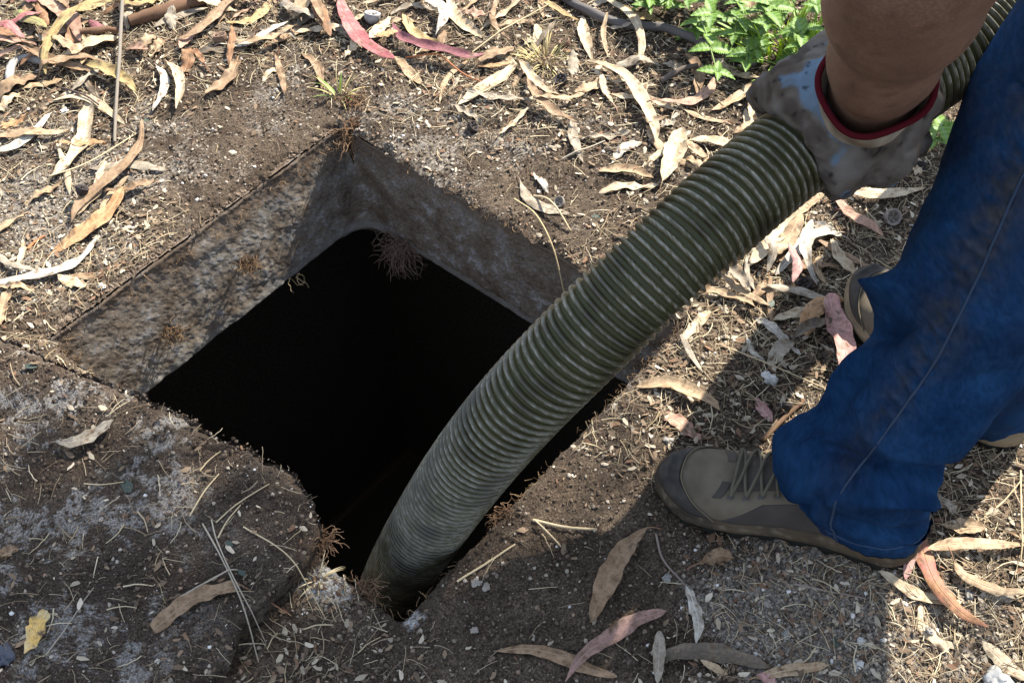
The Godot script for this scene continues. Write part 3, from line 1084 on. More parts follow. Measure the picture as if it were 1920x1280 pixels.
# ---------------------------------------------------------------- glove
func make_glove(t: Node3D, wrist: Vector3, elbow: Vector3, onto: Callable) -> void:
	var bones := []
	var w0 := wrist + (wrist - elbow).normalized() * 0.012
	var knuckles := []
	for k in 4:
		var a := -0.043 + 0.029 * k
		var kn: Vector3 = onto.call(a - 0.004, 58.0 + 5.0 * k, 0.067 - 0.002 * absi(k - 1))
		knuckles.append(kn)
		bones.append([w0.lerp(kn, 0.12), kn, 0.034, 0.021])
		var p1: Vector3 = onto.call(a, 108.0, 0.066)
		var p2: Vector3 = onto.call(a + 0.004, 185.0, 0.066)
		var p3: Vector3 = onto.call(a + 0.018 + 0.006 * k, 248.0 + 4.0 * k, 0.064)
		bones.append([kn, p1, 0.0205, 0.0165])
		bones.append([p1, p2, 0.0165, 0.015])
		bones.append([p2, p3, 0.015, 0.0125])
	bones.append([onto.call(-0.056, 88.0, 0.062), onto.call(-0.056, 45.0, 0.063), 0.016, 0.018])
	bones.append([onto.call(-0.056, 45.0, 0.063), onto.call(-0.054, 0.0, 0.064), 0.018, 0.019])
	bones.append([onto.call(-0.054, 0.0, 0.064), onto.call(-0.05, -45.0, 0.063), 0.019, 0.018])
	bones.append([onto.call(-0.05, -45.0, 0.063), onto.call(-0.042, -66.0, 0.060), 0.018, 0.015])
	bones.append([onto.call(-0.035, 30.0, 0.068), onto.call(-0.03, -30.0, 0.068), 0.022, 0.021])
	# palm and the ball of the thumb over the front of the hose
	var heel_: Vector3 = onto.call(0.03, -5.0, 0.074)
	bones.append([w0, heel_, 0.036, 0.030])
	bones.append([knuckles[0], onto.call(-0.022, 0.0, 0.074), 0.022, 0.026])
	bones.append([knuckles[2], heel_, 0.022, 0.028])
	bones.append([onto.call(-0.022, 0.0, 0.074), heel_, 0.026, 0.028])
	bones.append([heel_, onto.call(0.0, -46.0, 0.070), 0.029, 0.024])
	bones.append([onto.call(-0.02, 0.0, 0.074), onto.call(-0.012, -48.0, 0.070), 0.024, 0.021])
	bones.append([onto.call(0.0, -46.0, 0.070), onto.call(0.004, -80.0, 0.066), 0.024, 0.018])
	var fl := flesh(bones, 0.0034, 0.016, 0.006)
	var col := PackedColorArray()
	for p: Vector3 in fl[0]:
		var m := n_mid.get_noise_3d(p.x * 1.3, p.y * 1.3, p.z * 1.3)
		var m2 := n_mid.get_noise_3d(p.x * 1.6 + 5.0, p.y * 1.6, p.z * 1.6)
		var f := n_fine.get_noise_3d(p.x * 0.7, p.y * 0.7, p.z * 0.7)
		var down := (p - wrist).dot((wrist - elbow).normalized())
		var band := exp(-((down - 0.022) / 0.02) * ((down - 0.022) / 0.02))
		var c := mixc(lin(0.27, 0.245, 0.215), lin(0.135, 0.105, 0.078), 0.55 + 0.8 * m + 0.4 * f)
		c = mixc(c, lin(0.2, 0.31, 0.43), 0.85 * smoothstep(0.45, 0.8, band * 0.75 + m2 + 0.3 * f))
		c = mixc(c, lin(0.10, 0.08, 0.065), 0.7 * smoothstep(0.05, 0.5, -m2 + 0.3 * f))
		c = mixc(c, lin(0.02, 0.02, 0.024), 0.8 * smoothstep(0.42, 0.55, f))
		col.append(c)
	var g := put("glove", build(fl[0], fl[1], col), cloth_mat(0.07, 0.5, 6.0), t)
	g.set_meta("label", "dirty grey and blue work glove with a red bound cuff")
	# cuff: an open sleeve round the wrist
	var ax := (elbow - wrist).normalized()
	var side := ax.cross(Vector3(0.3, 0.2, 1)).normalized()
	var other := ax.cross(side)
	var v := PackedVector3Array()
	var cc := PackedColorArray()
	var rows := [[-0.030, 0.044], [-0.016, 0.047], [-0.002, 0.049], [0.012, 0.051], [0.026, 0.0525], [0.034, 0.053], [0.034, 0.051], [0.022, 0.048], [0.006, 0.044], [-0.01, 0.040]]
	var sides := 72
	var tilt := func(a: float) -> float: return 0.006 * cos(a + 0.8) + 0.002 * sin(a * 3.0)
	for r in rows:
		for k in sides:
			var a := TAU * k / sides
			var rr: float = r[1] * (1.0 + 0.05 * sin(a * 2.0 + 0.5) + 0.03 * sin(a * 5.0 + r[0] * 60.0))
			var p: Vector3 = wrist + ax * (r[0] + tilt.call(a)) + (side * cos(a) + other * sin(a)) * rr
			v.append(p)
			cc.append(mixc(lin(0.4, 0.35, 0.27), lin(0.22, 0.165, 0.11), 0.3 + 1.2 * n_mid.get_noise_3d(p.x, p.y, p.z)) * (1.0 + 0.12 * sin(a * 90.0)))
	put("cuff", build(v, sheet(sides, rows.size(), true, true), cc), cloth_mat(0.04, 0.75, 3.0), g)
	var bp := PackedVector3Array()
	for k in sides + 1:
		var a := TAU * k / sides
		var rr := 0.0524 * (1.0 + 0.05 * sin(a * 2.0 + 0.5) + 0.03 * sin(a * 5.0 + 1.4))
		bp.append(wrist + ax * (0.036 + tilt.call(a)) + (side * cos(a) + other * sin(a)) * rr)
	put("cuff_binding", tube(bp, 0.0031, 0.0031, 10, lin(0.075, 0.008, 0.013), lin(0.075, 0.008, 0.013), 0.1), cloth_mat(0.04, 0.8, 2.0), g)

# ---------------------------------------------------------------- loose stuff on the ground
func pebble_mesh(seed_: int, flat: float, rings := 5, segs := 8) -> ArrayMesh:
	var n := ns(1.3, seed_, 2)
	var v := PackedVector3Array()
	for j in rings + 1:
		for i in segs:
			var a := PI * j / rings
			var b := TAU * i / segs
			var p := Vector3(sin(a) * cos(b), cos(a), sin(a) * sin(b))
			p *= 0.5 * (1.0 + 0.9 * n.get_noise_3d(p.x, p.y, p.z))
			p.y *= flat
			v.append(p)
	return build(v, sheet(segs, rings + 1, true, true), PackedColorArray(), PackedVector2Array(), seed_ % 2 == 0)

func straw_mesh(seed_: int, thick: float, bend: float) -> ArrayMesh:
	var r := RandomNumberGenerator.new()
	r.seed = seed_
	var p := PackedVector3Array()
	var kink := r.randf_range(-bend, bend)
	for k in 6:
		var t := k / 5.0 - 0.5
		p.append(Vector3(t, 0.10 * bend * cos(t * 3.0), kink * t * t + r.randf_range(-0.02, 0.02)))
	return tube(p, thick, thick * 0.6, 4, Color.WHITE, Color.WHITE)

func chip_mesh(seed_: int) -> ArrayMesh:
	var r := RandomNumberGenerator.new()
	r.seed = seed_
	var v := PackedVector3Array([Vector3(0, 0.05, 0)])
	var ix := PackedInt32Array()
	var n := 7
	for k in n:
		var a := TAU * k / n
		v.append(Vector3(cos(a) * r.randf_range(0.35, 0.6), r.randf_range(-0.1, 0.12), sin(a) * r.randf_range(0.12, 0.3)))
	for k in n:
		ix.append_array([0, 1 + k, 1 + (k + 1) % n])
	return build(v, ix)

func strew(called: String, label: String, meshes: Array, mat: Material, count: int, pick: Callable) -> void:
	var lots := []
	for m in meshes:
		lots.append([])
	var tries := 0
	var made := 0
	while made < count and tries < count * 14:
		tries += 1
		var z := rng.randf_range(-1.98, -0.42)
		var x := rng.randf_range(-1.0, 1.0) * (0.42 * -z + 0.42)
		var y := surface(x, z)
		if y < -1.0:
			continue
		var got: Array = pick.call(x, y, z)
		if got.is_empty():
			continue
		lots[made % meshes.size()].append(got)
		made += 1
	for k in meshes.size():
		var mm := MultiMesh.new()
		mm.transform_format = MultiMesh.TRANSFORM_3D
		mm.use_colors = true
		mm.mesh = meshes[k]
		mm.instance_count = lots[k].size()
		for i in lots[k].size():
			mm.set_instance_transform(i, lots[k][i][0])
			mm.set_instance_color(i, lots[k][i][1])
		var o := MultiMeshInstance3D.new()
		o.multimesh = mm
		o.material_override = mat
		o.name = numbered(called)
		add_child(o)
		tag(o, label, called.replace("_", " "))
		o.set_meta("kind", "stuff")

func make_litter() -> void:
	var m := vertex_mat(0.95, 0.15)
	var ms := vertex_mat(0.8, 0.25)
	strew("soil_crumb", "loose dark brown crumbs of soil all over the ground", [pebble_mesh(1, 0.8, 4, 6), pebble_mesh(2, 0.7, 4, 6), pebble_mesh(5, 0.9, 4, 6)], m, 46000, func(x, y, z):
		var s := 0.0016 + 0.0042 * pow(rng.randf(), 4.0)
		var b := Basis.from_euler(Vector3(rng.randf() * TAU, rng.randf() * TAU, rng.randf() * TAU)).scaled(Vector3.ONE * s)
		var c := mixc(lin(0.045, 0.032, 0.023), lin(0.16, 0.122, 0.09), rng.randf())
		return [Transform3D(b, Vector3(x, y + s * 0.2, z)), c])
	strew("gravel", "fine pale gravel and grit lying in patches on the soil", [pebble_mesh(11, 0.75, 4, 6), pebble_mesh(12, 0.8, 5, 7), pebble_mesh(13, 0.6, 4, 6)], m, 30000, func(x, y, z):
		var g := gravel_amount(x, z)
		var lid: bool = x < -0.2 and z > -1.15 and on_lid(x, z)
		if rng.randf() > (0.06 if lid else 0.07 + g * 0.9):
			return []
		var s := 0.0011 + 0.0048 * pow(rng.randf(), 5.0)
		var b := Basis.from_euler(Vector3(rng.randf() * 0.6, rng.randf() * TAU, rng.randf() * 0.6)).scaled(Vector3.ONE * s)
		var q := rng.randf()
		var c := mixc(lin(0.16, 0.128, 0.096), lin(0.4, 0.345, 0.275), rng.randf()) if q < 0.78 else (mixc(lin(0.5, 0.48, 0.44), lin(0.66, 0.64, 0.6), rng.randf()) if q < 0.83 else mixc(lin(0.16, 0.13, 0.1), lin(0.3, 0.2, 0.14), rng.randf()))
		return [Transform3D(b, Vector3(x, y + s * 0.22, z)), c])
	strew("straw_litter", "short dry straw bits scattered over the ground", [straw_mesh(1, 0.016, 0.15), straw_mesh(2, 0.022, 0.7), straw_mesh(3, 0.012, 1.2), straw_mesh(4, 0.03, 0.35), straw_mesh(5, 0.014, 0.5)], ms, 33000, func(x, y, z):
		var lid: bool = x < -0.2 and z > -1.15 and on_lid(x, z)
		if rng.randf() * 1.4 > litter_amount(x, z) * (0.25 if lid else 1.0):
			return []
		var s := 0.005 + 0.032 * pow(rng.randf(), 2.6)
		var b := Basis.from_euler(Vector3(rng.randf_range(-1.0, 1.0), rng.randf() * TAU, rng.randf_range(-0.22, 0.3))).scaled(Vector3.ONE * s)
		var q := rng.randf()
		var c := mixc(lin(0.36, 0.28, 0.165), lin(0.58, 0.5, 0.345), rng.randf()) if q < 0.55 else mixc(lin(0.15, 0.1, 0.06), lin(0.34, 0.27, 0.18), rng.randf())
		return [Transform3D(b, Vector3(x, y + 0.0012 + s * 0.04 + 0.003 * rng.randf() * litter_amount(x, z), z)), c])
	strew("leaf_fragment", "tiny broken flakes of dry leaf and bark in the litter", [chip_mesh(1), chip_mesh(2), chip_mesh(3), chip_mesh(4)], ms, 27000, func(x, y, z):
		var lid: bool = x < -0.2 and z > -1.15 and on_lid(x, z)
		if rng.randf() * 1.3 > litter_amount(x, z) * (0.2 if lid else 1.0):
			return []
		var s := 0.003 + 0.013 * pow(rng.randf(), 3.0)
		var b := Basis.from_euler(Vector3(rng.randf_range(-0.5, 0.5), rng.randf() * TAU, rng.randf_range(-0.4, 0.4))).scaled(Vector3.ONE * s)
		var q := rng.randf()
		var c := mixc(lin(0.09, 0.065, 0.045), lin(0.24, 0.17, 0.11), rng.randf())
		if q > 0.72:
			c = mixc(lin(0.3, 0.25, 0.18), lin(0.52, 0.45, 0.34), rng.randf())
		elif q > 0.57:
			c = mixc(lin(0.12, 0.07, 0.045), lin(0.19, 0.115, 0.07), rng.randf())
		return [Transform3D(b, Vector3(x, y + 0.002 + s * 0.05, z)), c])
	rim_fibres()

# root hairs and crumbs along the rim of the opening and of the lid
func rim_fibres() -> void:
	var lots := []
	for k in 1500:
		var side := rng.randi() % 4
		var f := rng.randf()
		var p := 0.0
		var q := 0.0
		if side == 0:
			q = f * LV
		elif side == 1:
			p = f * LU
		elif side == 2:
			q = LV
			p = f * LU
		else:
			p = LU
			q = f * LV
		var w := from_hole(p, q, 0.0)
		if on_lid(w.x, w.z):
			continue
		if n_mid.get_noise_2d(w.x * 1.5, w.z * 1.5) < -0.12:
			continue
		lots.append(Vector3(w.x + rng.randf_range(-0.007, 0.007), -0.004 - 0.014 * rng.randf(), w.z + rng.randf_range(-0.007, 0.007)))
	edge_crumbs()
	for k in 900:
		var q := lid_outline[rng.randi() % lid_outline.size()]
		if n_mid.get_noise_2d(q.x * 1.5 + 4.0, q.y * 1.5) < -0.05 or q.x < -0.8:
			continue
		lots.append(Vector3(q.x + rng.randf_range(-0.004, 0.004), 0.012 + 0.036 * rng.randf(), q.y + rng.randf_range(-0.004, 0.004)))
	var mm := MultiMesh.new()
	mm.transform_format = MultiMesh.TRANSFORM_3D
	mm.use_colors = true
	mm.mesh = straw_mesh(9, 0.03, 1.2)
	mm.instance_count = lots.size()
	for i in lots.size():
		var s := 0.005 + 0.014 * pow(rng.randf(), 2.0)
		mm.set_instance_transform(i, Transform3D(Basis.from_euler(Vector3(rng.randf() * TAU, rng.randf() * TAU, rng.randf() * TAU)).scaled(Vector3.ONE * s), lots[i]))
		mm.set_instance_color(i, mixc(lin(0.08, 0.05, 0.03), lin(0.3, 0.2, 0.11), pow(rng.randf(), 2.0)))
	var o := MultiMeshInstance3D.new()
	o.multimesh = mm
	o.material_override = vertex_mat(0.95, 0.15)
	o.name = numbered("root_hair")
	add_child(o)
	tag(o, "fine brown root hairs fringing the rim of the manhole and lid", "root hair")
	o.set_meta("kind", "stuff")

# clods and grit that have crumbled along the far sides of the rim
func edge_crumbs() -> void:
	var mm := MultiMesh.new()
	mm.transform_format = MultiMesh.TRANSFORM_3D
	mm.use_colors = true
	mm.mesh = pebble_mesh(21, 0.75, 4, 7)
	var spots := []
	for k in 7000:
		var f := rng.randf()
		var d := 0.003 - absf(rng.randfn()) * 0.013
		var w := from_hole(-0.036 + d, f * LV, 0.0) if k % 3 < 2 else from_hole(f * LU, -0.004 + d * 0.7, 0.0)
		if on_lid(w.x, w.z):
			continue
		var deep := maxf(d, 0.0)
		spots.append([Vector3(w.x, -0.012 - deep * 0.8 + 0.003 * rng.randf(), w.z), 0.002 + 0.007 * pow(rng.randf(), 4.0)])
	mm.instance_count = spots.size()
	for i in spots.size():
		var s: float = spots[i][1]
		mm.set_instance_transform(i, Transform3D(Basis.from_euler(Vector3(rng.randf() * TAU, rng.randf() * TAU, 0.0)).scaled(Vector3.ONE * s), spots[i][0]))
		mm.set_instance_color(i, mixc(lin(0.075, 0.054, 0.038), lin(0.2, 0.155, 0.115), rng.randf()))
	var o := MultiMeshInstance3D.new()
	o.multimesh = mm
	o.material_override = vertex_mat(0.95, 0.15)
	o.name = numbered("soil_crumb")
	add_child(o)
	tag(o, "crumbled soil clods lining the far edges of the manhole", "soil crumb")
	o.set_meta("kind", "stuff")

# ---------------------------------------------------------------- plants, roots and the tree overhead
func nettle_leaf(seed_: int) -> ArrayMesh:
	var r := RandomNumberGenerator.new()
	r.seed = seed_
	var v := PackedVector3Array()
	var col := PackedColorArray()
	var n := 45
	var droop := r.randf_range(0.15, 0.4)
	for i in n:
		var t := i / (n - 1.0)
		var w := 0.27 * pow(sin(PI * pow(t, 0.62)), 0.85) + 0.004
		w *= 1.0 + [0.30, 0.0, -0.24][i % 3] * (1.0 - 0.45 * t)
		for k in 7:
			var s := k / 3.0 - 1.0
			var vein := 0.012 * sin(t * 30.0 - absf(s) * 5.0) * absf(s)
			var y := 0.16 * absf(s) * w * 2.0 - droop * t * t + vein
			v.append(Vector3(t + (0.03 if i % 3 == 0 else 0.0) * absf(s), y, s * w))
			var c := mixc(lin(0.075, 0.16, 0.022), lin(0.17, 0.27, 0.04), 0.5 + 0.5 * sin(t * 30.0 - absf(s) * 5.0))
			if k == 3:
				c = lin(0.15, 0.24, 0.1)
			col.append(c)
	return build(v, sheet(7, n, false, true), col)

var nettle_meshes := []
var nettle_mat: StandardMaterial3D
var stem_mat: StandardMaterial3D

func nettle(label: String, base: Array, tip: Vector3, nodes: int, size: float) -> void:
	var b := Vector3(base[0], surface(base[0], base[1]) - 0.004, base[1])
	var t := thing("nettle_plant", label, "nettle", b, "green nettles at the top edge")
	var rise := tip - b
	var pts := curve(PackedVector3Array([Vector3.ZERO, Vector3(rise.x * 0.25, rise.y * 0.75 + 0.02, rise.z * 0.25), rise]), 16)
	put("stem", tube(pts, 0.0022, 0.0013, 6, lin(0.14, 0.2, 0.07), lin(0.16, 0.22, 0.06)), stem_mat, t)
	for k in nodes:
		var f := (k + 1.0) / nodes
		var p := pts[mini(int(f * 15.0), 15)]
		var turn := k * PI / 2 + rng.randf_range(-0.3, 0.3)
		var pair := 2 if k < nodes - 1 else 4
		for e in pair:
			var yaw := turn + TAU * e / pair + rng.randf_range(-0.25, 0.25)
			var s := size * (rng.randf_range(0.8, 1.15) if k < nodes - 1 else rng.randf_range(0.45, 0.9))
			var o := put("leaf", nettle_meshes[rng.randi() % nettle_meshes.size()], nettle_mat, t)
			var up := rng.randf_range(-0.1, 0.45)
			o.transform = Transform3D(Basis.from_euler(Vector3(rng.randf_range(-0.3, 0.3), yaw, up)).scaled(Vector3.ONE * s), p)

func blade_mesh(seed_: int) -> ArrayMesh:
	var r := RandomNumberGenerator.new()
	r.seed = seed_
	var v := PackedVector3Array()
	var bend := r.randf_range(0.2, 0.9)
	for i in 10:
		var t := i / 9.0
		var w := 0.028 * (1.0 - t * t) + 0.001
		for k in 3:
			v.append(Vector3(bend * t * t * 0.6, t * (1.0 - 0.25 * bend * t), (k - 1) * w) + Vector3(0.006 if k == 1 else 0.0, 0, 0))
	return build(v, sheet(3, 10, false, false))

func tuft(label: String, called: String, base: Array, count: int, high: float, spread: float, mats: Array, lean: float) -> void:
	var b := Vector3(base[0], maxf(surface(base[0], base[1]), -0.01) - 0.003, base[1])
	var t := thing(called, label, "grass tuft", b)
	var meshes := [blade_mesh(1), blade_mesh(2), blade_mesh(3), blade_mesh(4)]
	for k in count:
		var o := put("blade", meshes[k % 4], mats[rng.randi() % mats.size()], t)
		var h := high * rng.randf_range(0.5, 1.1)
		var a := rng.randf() * TAU
		var d := spread * sqrt(rng.randf())
		o.transform = Transform3D(Basis.from_euler(Vector3(0, a, -lean * rng.randf())).scaled(Vector3(h, h, h)), Vector3(cos(a) * d, 0, -sin(a) * d))

func root_tuft(label: String, at: Vector3, count: int, length: float, out: Vector3, thick: float, c0: Color, c1: Color) -> void:
	var t := thing("root_tuft", label, "roots", at)
	for q in 3:
		var v := PackedVector3Array()
		var ix := PackedInt32Array()
		var col := PackedColorArray()
		for k in count / 3:
			var p := PackedVector3Array()
			var x := Vector3(rng.randf_range(-0.012, 0.012), rng.randf_range(-0.006, 0.006), rng.randf_range(-0.012, 0.012))
			var d := (out * rng.randf_range(0.3, 1.2) + Vector3(rng.randf_range(-0.7, 0.7), rng.randf_range(-0.6, 0.3), rng.randf_range(-0.7, 0.7))).normalized()
			var steps := 7 + rng.randi() % 6
			for s in steps:
				p.append(x)
				d = (d + Vector3(rng.randf_range(-0.9, 0.9), rng.randf_range(-0.95, 0.6), rng.randf_range(-0.9, 0.9))).normalized()
				x += d * length / steps * rng.randf_range(0.6, 1.3)
			tube_into(v, ix, col, p, thick, thick * 0.45, 4, c0, c1)
		var o := put("root_bundle", build(v, ix, col), stem_brown, t)
		o.set_meta("kind", "stuff")

var stem_brown: StandardMaterial3D

func make_plants() -> void:
	stem_brown = vertex_mat(0.95, 0.15)
	nettle_mat = vertex_mat(0.55, 0.4)
	nettle_mat.backlight_enabled = true
	nettle_mat.backlight = Color(0.28, 0.42, 0.08)
	stem_mat = vertex_mat(0.5, 0.4)
	nettle_meshes = [nettle_leaf(1), nettle_leaf(2), nettle_leaf(3), nettle_leaf(4)]
	nettle("nettle shoot leaning over the branch towards the soil, lowest of the nettles", [0.321, -1.728], Vector3(0.339, 0.045, -1.560), 6, 0.042)
	nettle("nettle standing at the top edge left of the upright tan leaf", [0.274, -1.790], Vector3(0.274, 0.060, -1.745), 6, 0.042)
	nettle("nettle with large leaves above the branch's middle", [0.356, -1.790], Vector3(0.329, 0.110, -1.629), 7, 0.048)
	nettle("nettle right of the upright tan leaf", [0.442, -1.713], Vector3(0.425, 0.090, -1.628), 7, 0.043)
	nettle("nettle against the glove's upper left side", [0.490, -1.653], Vector3(0.473, 0.080, -1.584), 7, 0.042)
	nettle("small nettle left of the glove over the branch", [0.425, -1.653], Vector3(0.410, 0.050, -1.617), 3, 0.04)
	nettle("nettle at the top edge behind the forearm", [0.553, -1.759], Vector3(0.500, 0.120, -1.637), 7, 0.043)
	nettle("nettle at the top edge, leftmost of the green plants", [0.215, -1.839], Vector3(0.213, 0.040, -1.788), 3, 0.042)
	nettle("nettle at the top edge between the large leaved nettle and the tan leaf", [0.415, -1.839], Vector3(0.380, 0.100, -1.673), 7, 0.043)
	nettle("small nettle seen between glove and knee under the hose", [0.684, -1.428], Vector3(0.656, 0.050, -1.388), 3, 0.045)
	nettle("nettle at the top edge beside the leftmost green plant", [0.245, -1.782], Vector3(0.237, 0.050, -1.733), 5, 0.04)
	nettle("nettle at the top edge left of the large leaved nettle", [0.320, -1.815], Vector3(0.302, 0.070, -1.726), 6, 0.042)
	nettle("low nettle just above the branch right of the nettle shoot", [0.390, -1.705], Vector3(0.376, 0.060, -1.644), 6, 0.04)
	nettle("nettle in the lime grass left of the forearm", [0.473, -1.767], Vector3(0.440, 0.090, -1.662), 7, 0.042)
	nettle("small nettle tip below the lime grass, nearest the glove's knuckles", [0.399, -1.631], Vector3(0.391, 0.040, -1.590), 4, 0.034)
	var lime := []
	for c in [lin(0.26, 0.36, 0.03), lin(0.2, 0.32, 0.04), lin(0.34, 0.42, 0.04), lin(0.15, 0.26, 0.04)]:
		var m := plain_mat(c, 0.55, 0.4)
		m.backlight_enabled = true
		m.backlight = Color(0.4, 0.5, 0.06)
		lime.append(m)
	tuft("bright lime grass tuft beside the forearm at the top edge", "grass_tuft", [0.515, -1.638], 40, 0.12, 0.05, lime, 0.9)
	tuft("bright lime grass tuft among the nettles at the top edge", "grass_tuft", [0.470, -1.675], 44, 0.12, 0.06, lime, 0.9)
	tuft("low lime grass tuft at the nettles' foot left of the glove", "grass_tuft", [0.439, -1.624], 20, 0.08, 0.04, lime, 1.1)
	var dry := [plain_mat(lin(0.5, 0.4, 0.2), 0.8, 0.2), plain_mat(lin(0.42, 0.34, 0.17), 0.8, 0.2), plain_mat(lin(0.3, 0.27, 0.12), 0.8, 0.2)]
	tuft("dry straw coloured grass tuft behind the hole", "dry_grass_tuft", [0.057, -1.650], 110, 0.05, 0.028, dry, 1.35)
	tuft("small tuft of dry stalks at the hole's far corner", "dry_grass_tuft", [-0.290, -1.556], 22, 0.055, 0.012, dry + [lime[3]], 0.9)
	tuft("pale chewed stalk stump at the hole's near corner beside the lid", "dry_grass_tuft", [-0.232, -0.660], 20, 0.035, 0.008, [dry[0], plain_mat(lin(0.62, 0.52, 0.33), 0.8, 0.2)], 1.2)
	var dk := lin(0.11, 0.065, 0.04)
	var lt := lin(0.26, 0.165, 0.1)
	root_tuft("dark root mat spilling over the hole's far corner", from_hole(-0.01, -0.012, -0.004), 150, 0.075, Vector3(0.2, -0.5, 0.3), 0.0009, dk, lt)
	root_tuft("brown root mat on the soil behind the far corner tuft", from_hole(-0.045, -0.045, 0.004), 90, 0.05, Vector3(0.1, 0.0, 0.2), 0.0009, dk, lt)
	root_tuft("tangle of roots hanging below the far right concrete side", from_hole(0.10, 0.008, -0.20), 130, 0.085, Vector3(-0.25, -0.3, 0.2), 0.0006, lin(0.16, 0.11, 0.085), lin(0.22, 0.15, 0.11))
	root_tuft("small pale forked root hanging below the far left concrete side", from_hole(0.006, 0.175, -0.205), 6, 0.04, Vector3(0.2, -1.0, 0.1), 0.0009, lin(0.4, 0.3, 0.17), lin(0.45, 0.36, 0.22))
	root_tuft("frayed brown roots at the lid's broken corner over the hole", Vector3(-0.227, 0.040, -0.692), 48, 0.03, Vector3(0.5, -0.3, 0.1), 0.0007, dk, lt)
	root_tuft("frayed brown roots beside the hose at the near corner", from_hole(LU - 0.06, LV - 0.004, -0.004), 60, 0.03, Vector3(0.1, 0.2, -0.4), 0.0007, dk, lt)
	root_tuft("brown root fringe on the hole's right rim next to the hose", from_hole(LU, 0.40, -0.004), 40, 0.028, Vector3(-0.4, 0.1, 0.0), 0.0007, dk, lt)
	root_tuft("brown root crust on the far left concrete side", from_hole(0.008, 0.26, -0.10), 66, 0.03, Vector3(0.3, -0.4, 0.1), 0.0008, lin(0.09, 0.058, 0.036), lin(0.19, 0.13, 0.08))
	root_tuft("brown root crust low on the far left concrete side near the lid", from_hole(0.008, 0.42, -0.12), 66, 0.03, Vector3(0.3, -0.4, 0.1), 0.0008, lin(0.09, 0.058, 0.036), lin(0.19, 0.13, 0.08))
	# a grass stalk hanging over the far right rim
	var st := PackedVector3Array([from_hole(0.315, -0.035, 0.008), from_hole(0.375, -0.012, 0.03), from_hole(0.425, 0.01, 0.012), from_hole(0.455, 0.02, -0.05), from_hole(0.47, 0.02, -0.11)])
	var o := put("straw_stalk", tube(curve(st, 24), 0.0013, 0.0008, 6, lin(0.5, 0.4, 0.22), lin(0.42, 0.32, 0.18)), stem_brown)
	tag(o, "thin bent grass stalk hanging over the hole's far right rim", "straw stalk", "sticks and straws on the ground")
	make_tree()

# a gum tree stands off to the right; its drooping crown shades the lid and the near ground
func make_tree() -> void:
	var t := thing("gum_tree", "gum tree beyond the right edge, its crown shading the lid", "tree", Vector3(5.2, 0, -2.2))
	var bark := plain_mat(lin(0.4, 0.34, 0.28), 0.9, 0.2)
	var trunk := curve(PackedVector3Array([Vector3(0, -0.1, 0), Vector3(0.05, 1.6, -0.05), Vector3(-0.05, 3.2, -0.25), Vector3(-0.35, 4.6, -0.7), Vector3(-0.8, 5.4, -1.2)]), 30)
	put("trunk", tube(trunk, 0.2, 0.05, 16, Color.WHITE, Color.WHITE, 0.2), bark, t)
	for k in 8:
		var a: Vector3 = trunk[14 + k * 2]
		var e := CROWN[k]
		put("limb", tube(curve(PackedVector3Array([a, a.lerp(e, 0.5) + Vector3(0, 0.3, 0), e]), 12), 0.05, 0.012, 8, Color.WHITE, Color.WHITE, 0.2), bark, t)
	var r := RandomNumberGenerator.new()
	r.seed = 77
	var v := PackedVector3Array()
	var ix := PackedInt32Array()
	var col := PackedColorArray()
	for c in CROWN:
		for k in 420:
			var d := Vector3(r.randfn(), r.randfn(), r.randfn() * 0.8) * 0.17
			var p: Vector3 = c + d
			var dir := Vector3(r.randf_range(-0.7, 0.7), -1.0, r.randf_range(-0.7, 0.7)).normalized()
			var side := dir.cross(Vector3(r.randf_range(-1, 1), 0.1, r.randf_range(-1, 1))).normalized()
			var l := r.randf_range(0.1, 0.16)
			var st := v.size()
			for i in 5:
				var f := i / 4.0
				var w := 0.011 * sin(PI * clampf(f, 0.06, 0.97))
				var q := p + dir * l * f + Vector3(dir.z, 0, -dir.x) * 0.02 * sin(PI * f)
				v.append(q - side * w)
				v.append(q + side * w)
				col.append(lin(0.06, 0.09, 0.045))
				col.append(lin(0.075, 0.105, 0.05))
			for i in 4:
				ix.append_array([st + i * 2, st + i * 2 + 1, st + i * 2 + 2, st + i * 2 + 1, st + i * 2 + 3, st + i * 2 + 2])
	put("crown", build(v, ix, col), vertex_mat(0.6, 0.3), t)

# crown clumps, measured from the trunk's foot
var CROWN: Array[Vector3] = [Vector3(-2.80, 5.00, -1.72), Vector3(-2.37, 5.20, -1.91), Vector3(-2.29, 4.90, -1.65), Vector3(-2.01, 5.10, -1.63), Vector3(-2.21, 5.30, -1.76), Vector3(-2.65, 5.00, -1.40), Vector3(-2.12, 5.20, -1.52), Vector3(-1.85, 5.00, -1.35)]

